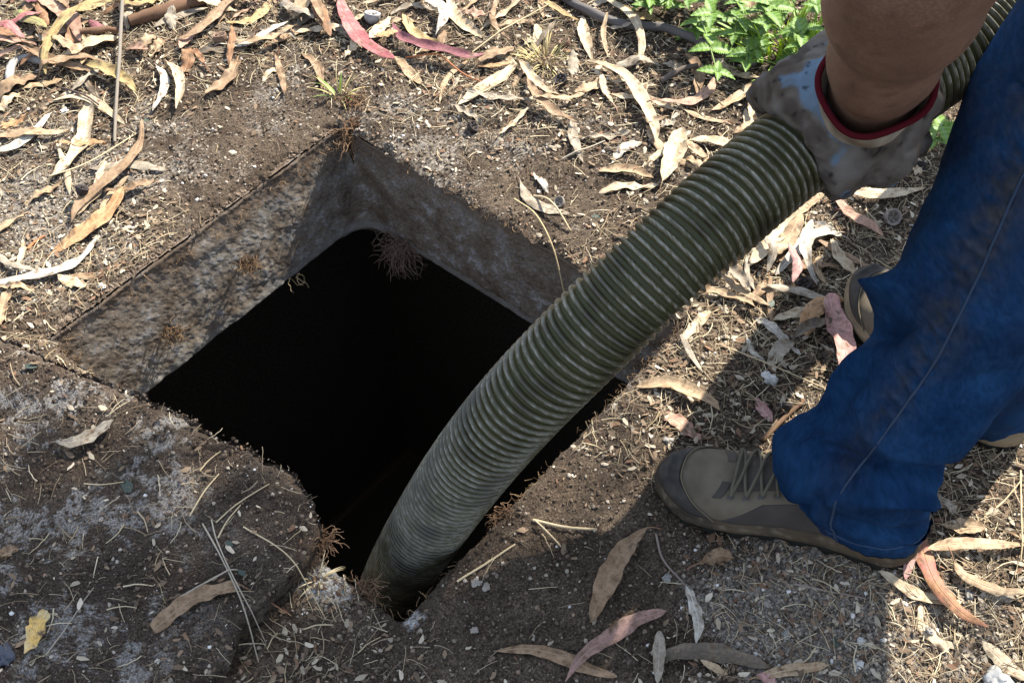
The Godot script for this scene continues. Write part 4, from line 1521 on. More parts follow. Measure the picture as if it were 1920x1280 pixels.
# ---------------------------------------------------------------- gum leaves, sticks, nuts and stones
# label, colour, width, centre line as x, z pairs, details
const LEAVES := [
	["broad blush tan gum leaf at the top left, under an olive sickle leaf", "blush", 0.0317, [-0.869,-1.828,-0.815,-1.780,-0.771,-1.727,-0.745,-1.671], {}],
	["long olive tan sickle leaf bending round in the top left litter", "olive", 0.0194, [-0.695,-1.774,-0.739,-1.769,-0.772,-1.732,-0.791,-1.681,-0.793,-1.632,-0.787,-1.589], {"lift":0.014}],
	["short olive leaf joining the sickle leaf's end at the top edge, beside the grey stick", "olive", 0.0169, [-0.698,-1.777,-0.669,-1.773,-0.651,-1.798,-0.640,-1.828], {}],
	["pale spotted gum leaf pointing at the grey stick, below the olive sickle leaf", "cream", 0.0244, [-0.778,-1.625,-0.747,-1.652,-0.713,-1.681,-0.684,-1.709], {}],
	["straight brown tan leaf slanting up to the top edge right of the bark roll", "brown", 0.0205, [-0.583,-1.674,-0.550,-1.702,-0.524,-1.753,-0.493,-1.828], {}],
	["yellow tan curved leaf at the top edge above the crossed pale leaves", "yellowtan", 0.0200, [-0.507,-1.745,-0.473,-1.753,-0.448,-1.785,-0.441,-1.828], {}],
	["thin bleached sickle leaf, upper of the crossed pair left of the rusty leaf", "white", 0.0133, [-0.505,-1.674,-0.462,-1.674,-0.429,-1.709,-0.398,-1.748], {"lift":0.006}],
	["thin tan leaf, lower of the crossed pair left of the rusty leaf", "tan", 0.0132, [-0.480,-1.671,-0.431,-1.679,-0.399,-1.702,-0.376,-1.722], {}],
	["small rusty leaf hanging straight down beside a brown gum nut", "rust", 0.0132, [-0.494,-1.727,-0.486,-1.686,-0.483,-1.617], {}],
	["rusty brown leaf standing at the top edge left of the long red leaf", "rust", 0.0244, [-0.366,-1.834,-0.345,-1.769,-0.317,-1.697], {"lift":0.01}],
	["dull green gum leaf in the top left corner", "green", 0.0247, [-0.898,-1.790,-0.866,-1.753,-0.833,-1.722,-0.802,-1.686], {}],
	["crimson leaf at the left edge in the top corner", "red", 0.0196, [-0.915,-1.719,-0.879,-1.706,-0.847,-1.685], {}],
	["dull red narrow leaf lying behind the green corner leaf", "red", 0.0134, [-0.894,-1.725,-0.864,-1.743,-0.836,-1.761], {}],
	["wide brown leaf at the left edge below the white bark strip", "brown", 0.0288, [-0.864,-1.538,-0.832,-1.575,-0.805,-1.601], {}],
	["narrow brown leaf running on from the wide brown leaf to the grey stick", "brown", 0.0142, [-0.801,-1.594,-0.764,-1.620,-0.728,-1.634,-0.693,-1.630], {}],
	["olive tan leaf crossing the grey stick near its middle", "olive", 0.0231, [-0.727,-1.620,-0.691,-1.608,-0.658,-1.584,-0.626,-1.549], {"lift":0.008}],
	["large cream leaf lying lengthwise left of the grey stick's lower end", "cream", 0.0255, [-0.718,-1.338,-0.699,-1.381,-0.691,-1.436,-0.698,-1.501,-0.702,-1.547], {}],
	["long light brown sickle leaf with a dark green scrap at its top", "brown", 0.0187, [-0.669,-1.254,-0.659,-1.292,-0.627,-1.336,-0.603,-1.373,-0.596,-1.423,-0.605,-1.483], {"lift":0.007}],
	["wide orange tan leaf tapering to a stalk above the pale curved strip", "orange", 0.0283, [-0.685,-1.196,-0.656,-1.220,-0.626,-1.254,-0.608,-1.288,-0.601,-1.322], {}],
	["bleached grey white leaf curving in from the left edge", "white", 0.0186, [-0.826,-1.407,-0.794,-1.418,-0.773,-1.448,-0.755,-1.499], {"lift":0.006}],
	["tan leaf under the bleached leaf at the left edge", "tan", 0.0174, [-0.835,-1.442,-0.792,-1.442,-0.749,-1.444,-0.718,-1.461], {}],
	["small orange tan leaf at the left edge above the bleached leaf", "orange", 0.0182, [-0.837,-1.459,-0.819,-1.479,-0.795,-1.495], {}],
	["cream leaf at the left edge under the wide brown leaf", "cream", 0.0179, [-0.851,-1.501,-0.837,-1.535,-0.821,-1.556], {}],
	["chalky hooked leaf, left of the pale pair on the bare soil", "white", 0.0150, [-0.608,-1.622,-0.586,-1.584,-0.585,-1.542,-0.593,-1.506], {}],
	["cream hooked leaf, right of the pale pair on the bare soil", "cream", 0.0168, [-0.591,-1.630,-0.566,-1.594,-0.552,-1.551,-0.553,-1.506], {"lift":0.008}],
	["cream leaf crossing under the grey stick's lower half", "cream", 0.0155, [-0.767,-1.533,-0.730,-1.538,-0.684,-1.519,-0.636,-1.483], {}],
	["slim orange tan leaf between the cream leaf and the stick's end", "orange", 0.0121, [-0.727,-1.416,-0.694,-1.423,-0.653,-1.430], {}],
	["small blunt tan leaf right of the grey stick's upper half", "tan", 0.0194, [-0.626,-1.652,-0.615,-1.676,-0.611,-1.704], {}],
	["wide yellow tan leaf at the top edge left of the grey stick", "yellowtan", 0.0273, [-0.783,-1.782,-0.759,-1.804,-0.735,-1.828], {}],
	["cream leaf along the top edge over the bark roll's end", "cream", 0.0202, [-0.531,-1.798,-0.491,-1.811,-0.446,-1.820], {}],
	["dark grey leaf at the top edge left of the wide yellow tan leaf", "dark", 0.0175, [-0.796,-1.828,-0.776,-1.796,-0.763,-1.763], {}],
	["small purple leaf at the top edge over the broad blush leaf", "purple", 0.0175, [-0.885,-1.814,-0.868,-1.804,-0.851,-1.801], {}],
	["purple grey leaf scrap between the olive sickle and the bark roll", "purple", 0.0197, [-0.750,-1.743,-0.727,-1.725,-0.709,-1.711], {}],
	["blush leaf scrap right beside the grey stick", "blush", 0.0224, [-0.675,-1.679,-0.651,-1.666,-0.629,-1.660], {}],
	["broad tan leaf at the top edge behind the rusty leaf", "tan", 0.0272, [-0.390,-1.753,-0.368,-1.788,-0.342,-1.817], {}],
	["grey tan leaf slanting below the broad tan leaf by the rusty leaf", "grey", 0.0225, [-0.422,-1.809,-0.389,-1.774,-0.348,-1.735], {}],
	["brown leaf filling the corner behind the broad blush leaf", "brown", 0.0195, [-0.837,-1.828,-0.810,-1.801,-0.789,-1.764], {}],
	["tan leaf running under the olive leaf towards the white bark strip", "tan", 0.0171, [-0.788,-1.666,-0.762,-1.652,-0.737,-1.637], {}],
	["long glossy red pink leaf curving down at the top middle", "red", 0.0277, [-0.316,-1.831,-0.299,-1.764,-0.275,-1.702,-0.243,-1.661,-0.199,-1.627], {"lift":0.006}],
	["folded purple leaf, darkest of the long leaves at the top middle", "purple", 0.0229, [-0.211,-1.735,-0.195,-1.694,-0.159,-1.660,-0.109,-1.641,-0.068,-1.634,-0.032,-1.654], {"lift":0.012,"curl":0.5}],
	["yellow tan leaf bending along the purple leaf's upper side", "yellowtan", 0.0195, [-0.195,-1.777,-0.178,-1.722,-0.151,-1.691,-0.116,-1.671,-0.083,-1.654], {}],
	["cream leaf between the red leaf and the purple leaf", "cream", 0.0228, [-0.246,-1.679,-0.232,-1.719,-0.218,-1.763], {}],
	["short orange leaf tucked under the red leaf's right side", "orange", 0.0164, [-0.235,-1.679,-0.211,-1.697,-0.199,-1.704], {}],
	["curled white leaf, hooked like a claw, right of the purple leaf's stalk", "white", 0.0200, [-0.185,-1.828,-0.153,-1.801,-0.126,-1.780,-0.121,-1.737,-0.133,-1.697], {"lift":0.012}],
	["black spotted cream leaf beside the white curled leaf", "cream", 0.0248, [-0.115,-1.831,-0.104,-1.774,-0.080,-1.737,-0.049,-1.708], {}],
	["thin brown curled strip hanging from the top edge", "brown", 0.0114, [-0.022,-1.828,-0.035,-1.764,-0.029,-1.722,-0.003,-1.694], {"lift":0.01}],
	["pink tan leaf partly under the thin brown curl", "blush", 0.0199, [-0.091,-1.782,-0.061,-1.758,-0.037,-1.740], {}],
	["tan leaf lying level above the straw tuft", "tan", 0.0147, [-0.024,-1.740,0.009,-1.753,0.043,-1.742], {}],
	["mottled brown leaf meeting the straw tuft from the left", "brown", 0.0223, [-0.059,-1.621,-0.025,-1.649,0.004,-1.679], {}],
	["slim orange leaf under the mottled brown leaf", "orange", 0.0104, [-0.057,-1.618,-0.028,-1.620,0.000,-1.633], {}],
	["pale wide leaf running up to the straw tuft's foot", "cream", 0.0250, [-0.090,-1.522,-0.052,-1.561,-0.016,-1.594,0.009,-1.633], {}],
	["grey tan leaf lying level across the pale wide leaf", "grey", 0.0126, [-0.080,-1.547,-0.036,-1.538,0.003,-1.534,0.034,-1.532], {"lift":0.005}],
	["cream grey leaf slanting down right of the straw tuft's foot", "cream", 0.0169, [0.012,-1.634,0.030,-1.594,0.054,-1.561,0.085,-1.537], {}],
	["smooth brown tan leaf crossing over the cream grey leaf", "brown", 0.0183, [0.026,-1.582,0.038,-1.538,0.062,-1.501,0.109,-1.472], {"lift":0.01}],
	["tan sliver pointing right behind the smooth brown leaf", "tan", 0.0113, [0.032,-1.522,0.077,-1.524,0.125,-1.542], {}],
	["narrow straw coloured leaf left of the smooth brown leaf", "cream", 0.0088, [-0.024,-1.448,0.002,-1.479,0.032,-1.519], {}],
	["longest S curved cream leaf right of the straw tuft", "cream", 0.0226, [0.126,-1.637,0.156,-1.617,0.191,-1.584,0.216,-1.515,0.230,-1.457,0.230,-1.418], {"lift":0.008}],
	["narrow pale sickle leaf leaning over the grey branch", "cream", 0.0164, [0.168,-1.801,0.195,-1.764,0.218,-1.712,0.224,-1.661,0.212,-1.612], {"lift":0.01}],
	["blunt cream leaf standing below the branch, right of the tuft", "cream", 0.0208, [0.127,-1.764,0.126,-1.707,0.138,-1.644], {}],
	["grey leaf lying behind the S curved leaf's top", "grey", 0.0191, [0.175,-1.621,0.206,-1.631,0.256,-1.633], {}],
	["tan leaf at the top edge left of the branch", "tan", 0.0137, [0.050,-1.825,0.077,-1.806,0.108,-1.794], {}],
	["yellow brown leaf running beside the branch's left end", "yellowtan", 0.0122, [0.045,-1.806,0.080,-1.774,0.118,-1.743], {}],
	["yellow brown leaf tucked behind the branch below the nettles", "yellowtan", 0.0199, [0.202,-1.790,0.221,-1.764,0.267,-1.754], {}],
	["pale grey leaf on the soil edge behind the hole, straw lying on it", "grey", 0.0198, [0.013,-1.350,0.025,-1.312,0.049,-1.289,0.089,-1.274], {}],
	["little grey white leaf near the pale grey leaf at the hole", "white", 0.0118, [0.033,-1.369,0.047,-1.344,0.056,-1.322], {}],
	["slim cream leaf lying level left of the hose", "cream", 0.0145, [0.135,-1.319,0.176,-1.332,0.233,-1.329], {}],
	["thin grey leaf above the slim level leaf", "grey", 0.0122, [0.110,-1.440,0.154,-1.446,0.198,-1.453], {}],
	["crumpled grey white leaf beside the S curved leaf's tip", "white", 0.0178, [0.159,-1.387,0.176,-1.414,0.209,-1.428], {}],
	["grey leaf at the top edge over the branch's end", "grey", 0.0202, [0.144,-1.798,0.162,-1.809,0.192,-1.828], {}],
	["thin grey leaf with a dark nut on the soil behind the hole", "grey", 0.0124, [-0.103,-1.526,-0.080,-1.506,-0.049,-1.483], {}],
	["cream leaf coming from under the hose's far side", "cream", 0.0126, [0.205,-1.375,0.237,-1.402,0.255,-1.414], {}],
	["brown leaf at the top edge right of the rusty leaf", "brown", 0.0193, [-0.364,-1.828,-0.348,-1.774,-0.330,-1.717], {}],
	["tan leaf caught upright in the nettle leaves", "tan", 0.0252, [0.392,-1.828,0.412,-1.780,0.423,-1.709], {"lift":0.05}],
	["pink tan leaf curling up below the nettle shoot", "blush", 0.0184, [0.241,-1.514,0.295,-1.519,0.329,-1.548,0.341,-1.582], {"lift":0.008}],
	["tan leaf between the nettle shoot and the glove", "tan", 0.0196, [0.327,-1.503,0.376,-1.538,0.433,-1.591], {}],
	["short cream leaf hanging beside the glove's left side", "cream", 0.0142, [0.399,-1.552,0.389,-1.479], {}],
	["wide cream leaf lying left of the hose below the glove", "cream", 0.0336, [0.233,-1.330,0.254,-1.382,0.273,-1.451], {"lift":0.006}],
	["tan leaf under the wide cream leaf by the hose", "tan", 0.0187, [0.273,-1.410,0.311,-1.398], {}],
	["clean cream leaf between the hose and the knee", "cream", 0.0210, [0.520,-1.310,0.576,-1.305,0.640,-1.324], {"lift":0.006}],
	["pink tan leaf crossing below the hand, right of the hose", "blush", 0.0150, [0.499,-1.334,0.503,-1.293,0.517,-1.268,0.540,-1.242], {}],
	["small torn tan leaf right under the glove", "tan", 0.0154, [0.621,-1.395,0.616,-1.351], {}],
	["blunt cream leaf beside the torn leaf under the glove", "cream", 0.0167, [0.619,-1.360,0.644,-1.362], {}],
	["tan leaf showing from under the hose's right side", "tan", 0.0179, [0.409,-1.244,0.437,-1.276,0.483,-1.316], {}],
	["grey leaf left of the pink tan leaf below the branch", "grey", 0.0161, [0.241,-1.467,0.266,-1.477], {}],
	["grey bent leaf under the branch left of the nettle stem", "grey", 0.0181, [0.260,-1.632,0.282,-1.622,0.300,-1.607], {}],
	["wide cream leaf with a bent stalk against the hose's right side", "cream", 0.0277, [0.347,-1.163,0.375,-1.193,0.404,-1.230,0.435,-1.268], {}],
	["broad tan leaf on top of the wide cream leaf by the hose", "tan", 0.0246, [0.384,-1.175,0.414,-1.216,0.437,-1.260], {}],
	["curled grey brown leaf over the broad tan leaf's foot", "grey", 0.0124, [0.371,-1.209,0.382,-1.179,0.372,-1.147], {"lift":0.008}],
	["small lilac pink leaf right of the curled grey leaf", "pink", 0.0153, [0.407,-1.193,0.416,-1.157,0.404,-1.120], {"lift":0.005}],
	["chalk white leaf bent like a crescent behind the shin", "white", 0.0190, [0.487,-1.230,0.453,-1.218,0.431,-1.189,0.432,-1.157,0.444,-1.132], {}],
	["small hooked tan leaf inside the white crescent", "tan", 0.0123, [0.459,-1.188,0.448,-1.161,0.458,-1.132], {}],
	["blotched cream leaf leading to the rear shoe", "cream", 0.0183, [0.475,-1.212,0.482,-1.177,0.505,-1.147], {}],
	["pink tan leaf behind the shin above the rear shoe", "blush", 0.0188, [0.502,-1.275,0.528,-1.247,0.559,-1.228], {}],
	["orange pink leaf next to the rear shoe's toe", "orange", 0.0274, [0.412,-1.036,0.430,-1.077,0.477,-1.099], {}],
	["large pink leaf with a dark midrib beside the shin", "pink", 0.0310, [0.449,-1.093,0.451,-1.047,0.457,-0.997,0.444,-0.931], {"lift":0.008}],
	["grey white strip of leaf in the straw left of the large pink leaf", "white", 0.0145, [0.347,-1.074,0.366,-1.044,0.385,-1.022,0.400,-1.002], {}],
	["crumpled grey leaf below the grey white strip", "grey", 0.0228, [0.353,-0.981,0.372,-1.008,0.392,-1.020], {}],
	["little white curved leaf left of the crumpled grey leaf", "white", 0.0089, [0.330,-1.034,0.336,-1.008,0.350,-0.996], {}],
	["smooth tan leaf lying in the straw between hole and shoe", "tan", 0.0221, [0.168,-0.946,0.206,-0.946,0.237,-0.932,0.263,-0.916,0.275,-0.901], {"lift":0.006}],
	["spotted blush leaf behind the shoe's toe", "blush", 0.0217, [0.197,-0.903,0.222,-0.883,0.247,-0.859], {}],
	["small pink leaf behind the shoe's laces", "pink", 0.0165, [0.328,-0.927,0.336,-0.906,0.345,-0.889], {}],
	["grey leaf by the hose halfway along the hole's right edge", "grey", 0.0180, [0.304,-1.150,0.323,-1.130,0.341,-1.105], {}],
	["thin grey leaf at the hole's right corner", "grey", 0.0089, [0.235,-1.034,0.244,-1.004,0.260,-0.968], {}],
	["dark grey leaf under the large pink leaf", "dark", 0.0174, [0.390,-1.024,0.413,-1.040,0.447,-1.048], {}],
	["rust to crimson leaf curving away from the shoe's heel", "redtan", 0.0204, [0.510,-0.749,0.501,-0.711,0.500,-0.671,0.507,-0.638,0.526,-0.611,0.556,-0.595], {"lift":0.007}],
	["speckled tan leaf running from the crimson leaf to the right edge", "tan", 0.0158, [0.503,-0.692,0.539,-0.699,0.577,-0.699,0.632,-0.702], {}],
	["curved tan leaf below the speckled leaf at the right edge", "tan", 0.0139, [0.534,-0.678,0.544,-0.657,0.575,-0.641,0.614,-0.637], {"lift":0.006}],
	["torn pink leaf right at the shoe's heel", "pink", 0.0162, [0.495,-0.727,0.483,-0.688,0.471,-0.656], {}],
	["pale grey leaf standing upright below the shoe's toe", "white", 0.0141, [0.208,-0.650,0.215,-0.622,0.217,-0.598,0.212,-0.573], {"lift":0.005}],
	["wide dark grey leaf lying level along the bottom middle", "dark", 0.0221, [0.161,-0.553,0.195,-0.563,0.243,-0.562,0.295,-0.546], {}],
	["tan leaf at the bottom edge right of the dark leaf", "tan", 0.0147, [0.277,-0.534,0.322,-0.543,0.362,-0.549], {}],
	["speckled cream leaf in the lower right corner", "cream", 0.0196, [0.546,-0.580,0.563,-0.554,0.584,-0.528], {}],
	["dark brown leaf in the shade against the sole", "brown", 0.0183, [0.228,-0.681,0.250,-0.690,0.271,-0.688], {}],
	["pink leaf tip at the bottom edge", "pink", 0.0123, [0.278,-0.537,0.289,-0.531,0.296,-0.525], {}],
	["small tan leaf at the bottom above the dark leaf's right end", "tan", 0.0100, [0.215,-0.553,0.227,-0.546,0.245,-0.538], {}],
	["grey strip of bark leaf running off the bottom edge", "grey", 0.0149, [0.172,-0.590,0.168,-0.562,0.164,-0.525], {}],
	["plain brown tan leaf on bare soil in front of the shoe's toe", "brown", 0.0270, [0.167,-0.727,0.142,-0.700,0.121,-0.665,0.101,-0.623,0.092,-0.600], {"stalk":[0.185,-0.729],"lift":0.008}],
	["dull brown leaf lying level at the bottom middle", "brown", 0.0165, [-0.021,-0.564,0.018,-0.566,0.060,-0.554,0.087,-0.542,0.118,-0.531], {}],
	["long mauve brown leaf crossing over the dull brown leaf", "mauve", 0.0195, [0.060,-0.527,0.082,-0.554,0.116,-0.578,0.145,-0.600,0.181,-0.614], {"lift":0.008}],
	["grey olive leaf near the lid's middle", "grey", 0.0189, [-0.567,-0.814,-0.544,-0.811,-0.524,-0.823,-0.499,-0.844], {"lift":0.006}],
	["bright yellow mottled leaf on the lid", "yellow", 0.0215, [-0.529,-0.593,-0.527,-0.567,-0.533,-0.536], {}],
	["straight brown strip leaf with a red stalk on the lid's edge", "brown", 0.0186, [-0.401,-0.568,-0.371,-0.593,-0.342,-0.612,-0.311,-0.622], {"stalk":[-0.261,-0.613],"blunt":1}],
	["brown leaf at the left edge on the lid", "brown", 0.0156, [-0.602,-0.661,-0.590,-0.664,-0.579,-0.670], {}],
	["long bone white curved leaf strip at the left, beside the lid's edge", "white", 0.0163, [-0.748,-1.123,-0.707,-1.136,-0.670,-1.148,-0.638,-1.176,-0.620,-1.216], {"lift":0.008}],
	["tan leaf bending down from under the bone white strip at the left edge", "tan", 0.0159, [-0.718,-1.048,-0.726,-1.083,-0.720,-1.122], {}],
	["grey brown leaf at the left edge where the lid begins", "grey", 0.0154, [-0.689,-0.912,-0.679,-0.921,-0.670,-0.929], {}],
	["small tan leaf under the bone white strip at the left edge", "tan", 0.0104, [-0.744,-1.120,-0.717,-1.117,-0.685,-1.112], {}],
]
# where the litter is deep: label shared by leaves that nothing tells apart, centre, half size, count, colours
const BURIED := [
	["leaf lying under the longer leaves in the top left litter", -0.743, -1.713, 0.30, 0.18, 62, ["tan", "brown", "grey", "dark", "cream", "blush", "rust"]],
	["leaf lying under the longer leaves in the top middle litter", -0.094, -1.713, 0.32, 0.13, 34, ["tan", "brown", "grey", "cream", "dark"]],
	["leaf in the litter between the branch and the hose", 0.237, -1.486, 0.16, 0.14, 16, ["tan", "grey", "cream", "brown"]],
	["leaf in the straw between the hose and the leg", 0.376, -1.104, 0.15, 0.14, 22, ["tan", "grey", "cream", "white", "brown"]],
	["leaf in the litter right of the heel", 0.559, -0.663, 0.12, 0.12, 12, ["tan", "grey", "cream"]],
	["leaf in the litter along the left edge", -0.711, -1.277, 0.12, 0.16, 12, ["tan", "grey", "cream", "brown"]]]
# name, label, colour, width, line, lift
const TWIGS := [
	["branch", "thick weathered grey branch under the nettles", "bark", 0.0165, [0.072,-1.836,0.122,-1.786,0.175,-1.744,0.219,-1.731,0.265,-1.728,0.296,-1.711,0.370,-1.661,0.419,-1.630], 0.000],
	["stick", "straight pale grey stick standing out in the top left litter", "palestick", 0.0068, [-0.700,-1.828,-0.685,-1.727,-0.668,-1.617,-0.658,-1.542,-0.642,-1.436], 0.000],
	["bark_roll", "brown rolled piece of bark at the top left edge", "barkroll", 0.0214, [-0.677,-1.737,-0.628,-1.764,-0.585,-1.793,-0.537,-1.817], 0.000],
	["bark_roll", "thin brown bark curl under the olive sickle leaf", "barkroll", 0.0107, [-0.749,-1.689,-0.723,-1.699,-0.693,-1.714], 0.000],
	["bark_strip", "bent white bark strip at the left", "whitebark", 0.0129, [-0.802,-1.634,-0.840,-1.641,-0.854,-1.622,-0.847,-1.572], 0.000],
	["twig", "thin dark twig left of the grey stick's lower half", "darkstick", 0.0039, [-0.768,-1.579,-0.733,-1.551,-0.681,-1.513], 0.000],
	["stick", "brown stick leaning at the shoe's laces", "brownstick", 0.0075, [0.327,-0.858,0.370,-0.903,0.391,-0.921], 0.000],
	["stick", "short grey brown stick left of the nettle shoot", "greybrown", 0.0103, [0.253,-1.587,0.288,-1.610,0.317,-1.618], 0.000],
	["twig", "short orange twig left of the hole", "rustic", 0.0043, [-0.723,-1.203,-0.717,-1.218,-0.706,-1.232], 0.000],
	["straw_stalk", "broken pale stalk on the soil left of the hole", "straw", 0.0051, [-0.641,-1.078,-0.611,-1.093], 0.000],
	["straw_stalk", "long thin straw slanting under the light brown sickle leaf", "straw", 0.0026, [-0.724,-1.334,-0.670,-1.377,-0.611,-1.462], 0.000],
	["straw_stalk", "long yellow straw pointing up right from the purple leaf", "straw", 0.0029, [-0.069,-1.671,-0.007,-1.719,0.066,-1.782], 0.000],
	["twig", "thin reddish leaf stalk below the purple leaf", "rustic", 0.0031, [-0.184,-1.652,-0.130,-1.636,-0.083,-1.598,-0.048,-1.585], 0.000],
	["straw_stalk", "thick pale straw lying on the soil before the shoe, right of a shorter bundle", "straw", 0.0037, [0.026,-0.737,0.064,-0.728,0.105,-0.725], 0.000],
	["straw_stalk", "straight pale straw beside the hole's right edge near the near corner", "straw", 0.0032, [-0.066,-0.656,-0.032,-0.678,0.004,-0.704], 0.000],
	["straw_stalk", "forked straw stub right below the thick pale straw", "straw", 0.0025, [0.029,-0.734,0.049,-0.714,0.060,-0.702], 0.000],
	["straw_stalk", "long straw bridging the lid's broken corner and the soil", "straw", 0.0017, [-0.318,-0.697,-0.264,-0.662,-0.219,-0.608], 0.000],
	["straw_stalk", "long grey straw lying down the lid past the brown strip leaf", "greystraw", 0.0021, [-0.369,-0.705,-0.338,-0.657,-0.304,-0.596,-0.290,-0.553], 0.000],
	["straw_stalk", "grey straw right beside the long grey straw on the lid", "greystraw", 0.0017, [-0.358,-0.708,-0.346,-0.678,-0.317,-0.626,-0.285,-0.577], 0.000],
	["straw_stalk", "grey flat straw behind the brown strip leaf", "greystraw", 0.0024, [-0.380,-0.605,-0.349,-0.624,-0.318,-0.643], 0.000],
	["straw_stalk", "curved straw at the lid's straw bundle", "straw", 0.0020, [-0.385,-0.713,-0.373,-0.746,-0.359,-0.772], 0.000],
	["straw_stalk", "bent straw under the lid's straw bundle, nearest the hole", "straw", 0.0018, [-0.352,-0.705,-0.328,-0.732,-0.296,-0.759], 0.000],
	["straw_stalk", "pale short straw right of the lid's straw bundle", "straw", 0.0020, [-0.345,-0.681,-0.338,-0.705,-0.326,-0.728], 0.000],
	["straw_stalk", "fine dark stalk slanting across the lid by the yellow leaf", "greystraw", 0.0014, [-0.513,-0.538,-0.494,-0.577,-0.478,-0.619], 0.000],
	["straw_stalk", "fine crossed straw above the dark green scrap on the lid", "straw", 0.0015, [-0.520,-0.756,-0.497,-0.755,-0.473,-0.760], 0.000],
	["straw_stalk", "long thin straw running to the shin through the straw litter", "straw", 0.0022, [0.285,-1.025,0.363,-0.980,0.436,-0.934], 0.000],
	["straw_stalk", "upright thin straw at the right edge beside the heel", "straw", 0.0023, [0.651,-0.810,0.633,-0.746,0.616,-0.681], 0.000],
	["straw_stalk", "straw slanting down to the right edge over the speckled leaf", "straw", 0.0021, [0.585,-0.740,0.614,-0.761,0.644,-0.791], 0.000],
	["straw_stalk", "thin straw lying level under the hand", "straw", 0.0024, [0.550,-1.354,0.578,-1.363,0.609,-1.365], 0.000],
	["twig", "thin brown twig curving from the sole to the grey leaf", "greybrown", 0.0030, [0.178,-0.722,0.184,-0.685,0.208,-0.652], 0.000],
	["twig", "dark twig below the sole", "greybrown", 0.0025, [0.338,-0.652,0.376,-0.641,0.420,-0.633], 0.000],
	["straw_stalk", "pale split straw over the pale grey leaf behind the hole", "straw", 0.0033, [0.034,-1.318,0.060,-1.285,0.088,-1.239], 0.012],
	["straw_stalk", "grey stalk standing out left of the S curved leaf", "greystraw", 0.0029, [0.080,-1.399,0.117,-1.414,0.150,-1.436], 0.000],
]
# label, colour, radius, place
const NUTS := [
	["pale open gum nut with a star mouth beside the red leaf", "pale", 0.0148, [-0.250,-1.762]],
	["brown gum nut beside the small rusty leaf", "brown", 0.0126, [-0.508,-1.688]],
	["dark gum nut on the soil behind the hole", "dark", 0.0100, [-0.065,-1.470]],
	["black gum nut below the straw tuft", "dark", 0.0116, [0.083,-1.584]],
	["brown cup shaped gum nut right above the straw tuft", "brown", 0.0101, [0.092,-1.686]],
	["shiny grey gum nut by the pale grey leaf", "grey", 0.0094, [0.074,-1.297]],
	["grey brown gum nut below the clean cream leaf", "grey", 0.0133, [0.578,-1.264]],
	["dark gum nut against the knee", "dark", 0.0096, [0.643,-1.371]],
	["dark brown gum nut beside the lilac pink leaf", "dark", 0.0122, [0.425,-1.127]],
	["blue black gum nut behind the shoe's laces", "dark", 0.0070, [0.366,-0.908]],
	["black gum nut left of the light brown sickle leaf's tail", "dark", 0.0100, [-0.660,-1.306]],
]
const STONES := [
	["bright white round pebble near the bottom edge", "white", 0.0057, [0.396,-0.551]],
	["white pebble above the bright round pebble", "white", 0.0046, [0.405,-0.579]],
	["grey pebble in the shade line below the shoe", "grey", 0.0046, [0.318,-0.586]],
	["pale grey pebble behind the toe cap", "grey", 0.0055, [0.205,-0.856]],
	["small white pebble right of the two white pebbles", "white", 0.0034, [0.433,-0.583]],
	["flat white stone in the lower right corner", "white", 0.0137, [0.548,-0.532]],
	["blue grey stone at the lower left edge", "slate", 0.0106, [-0.558,-0.534]],
	["pale flake in the leg's shade", "pale", 0.0049, [0.302,-0.628]],
	["grey pebble on the gravel left of the crimson leaf tip", "grey", 0.0044, [0.486,-0.591]],
	["white pebble among straw behind the heel", "white", 0.0037, [0.466,-0.627]],
	["small white pebble low on the lid", "white", 0.0028, [-0.390,-0.532]],
	["white pebble at the hole's upper left rim", "white", 0.0052, [-0.598,-1.132]],
	["white pebble in the gravel by the large cream leaf", "white", 0.0060, [-0.743,-1.514]],
	["pale pebble under the hooked leaves", "pale", 0.0047, [-0.556,-1.479]],
	["pale stone on the soil before the near corner", "pale", 0.0042, [-0.044,-0.592]],
	["brownish clod beside the straight pale straw", "pale", 0.0058, [-0.043,-0.652]],
	["smaller clod right of the brownish clod", "pale", 0.0048, [-0.031,-0.646]],
	["broken white flake below the crumpled grey leaf", "white", 0.0093, [0.352,-0.960]],
	["grey pebble left of the shade's dark twig", "grey", 0.0055, [0.186,-0.661]],
	["grey pebble beside the crimson leaf's bend", "grey", 0.0060, [0.546,-0.639]],
]
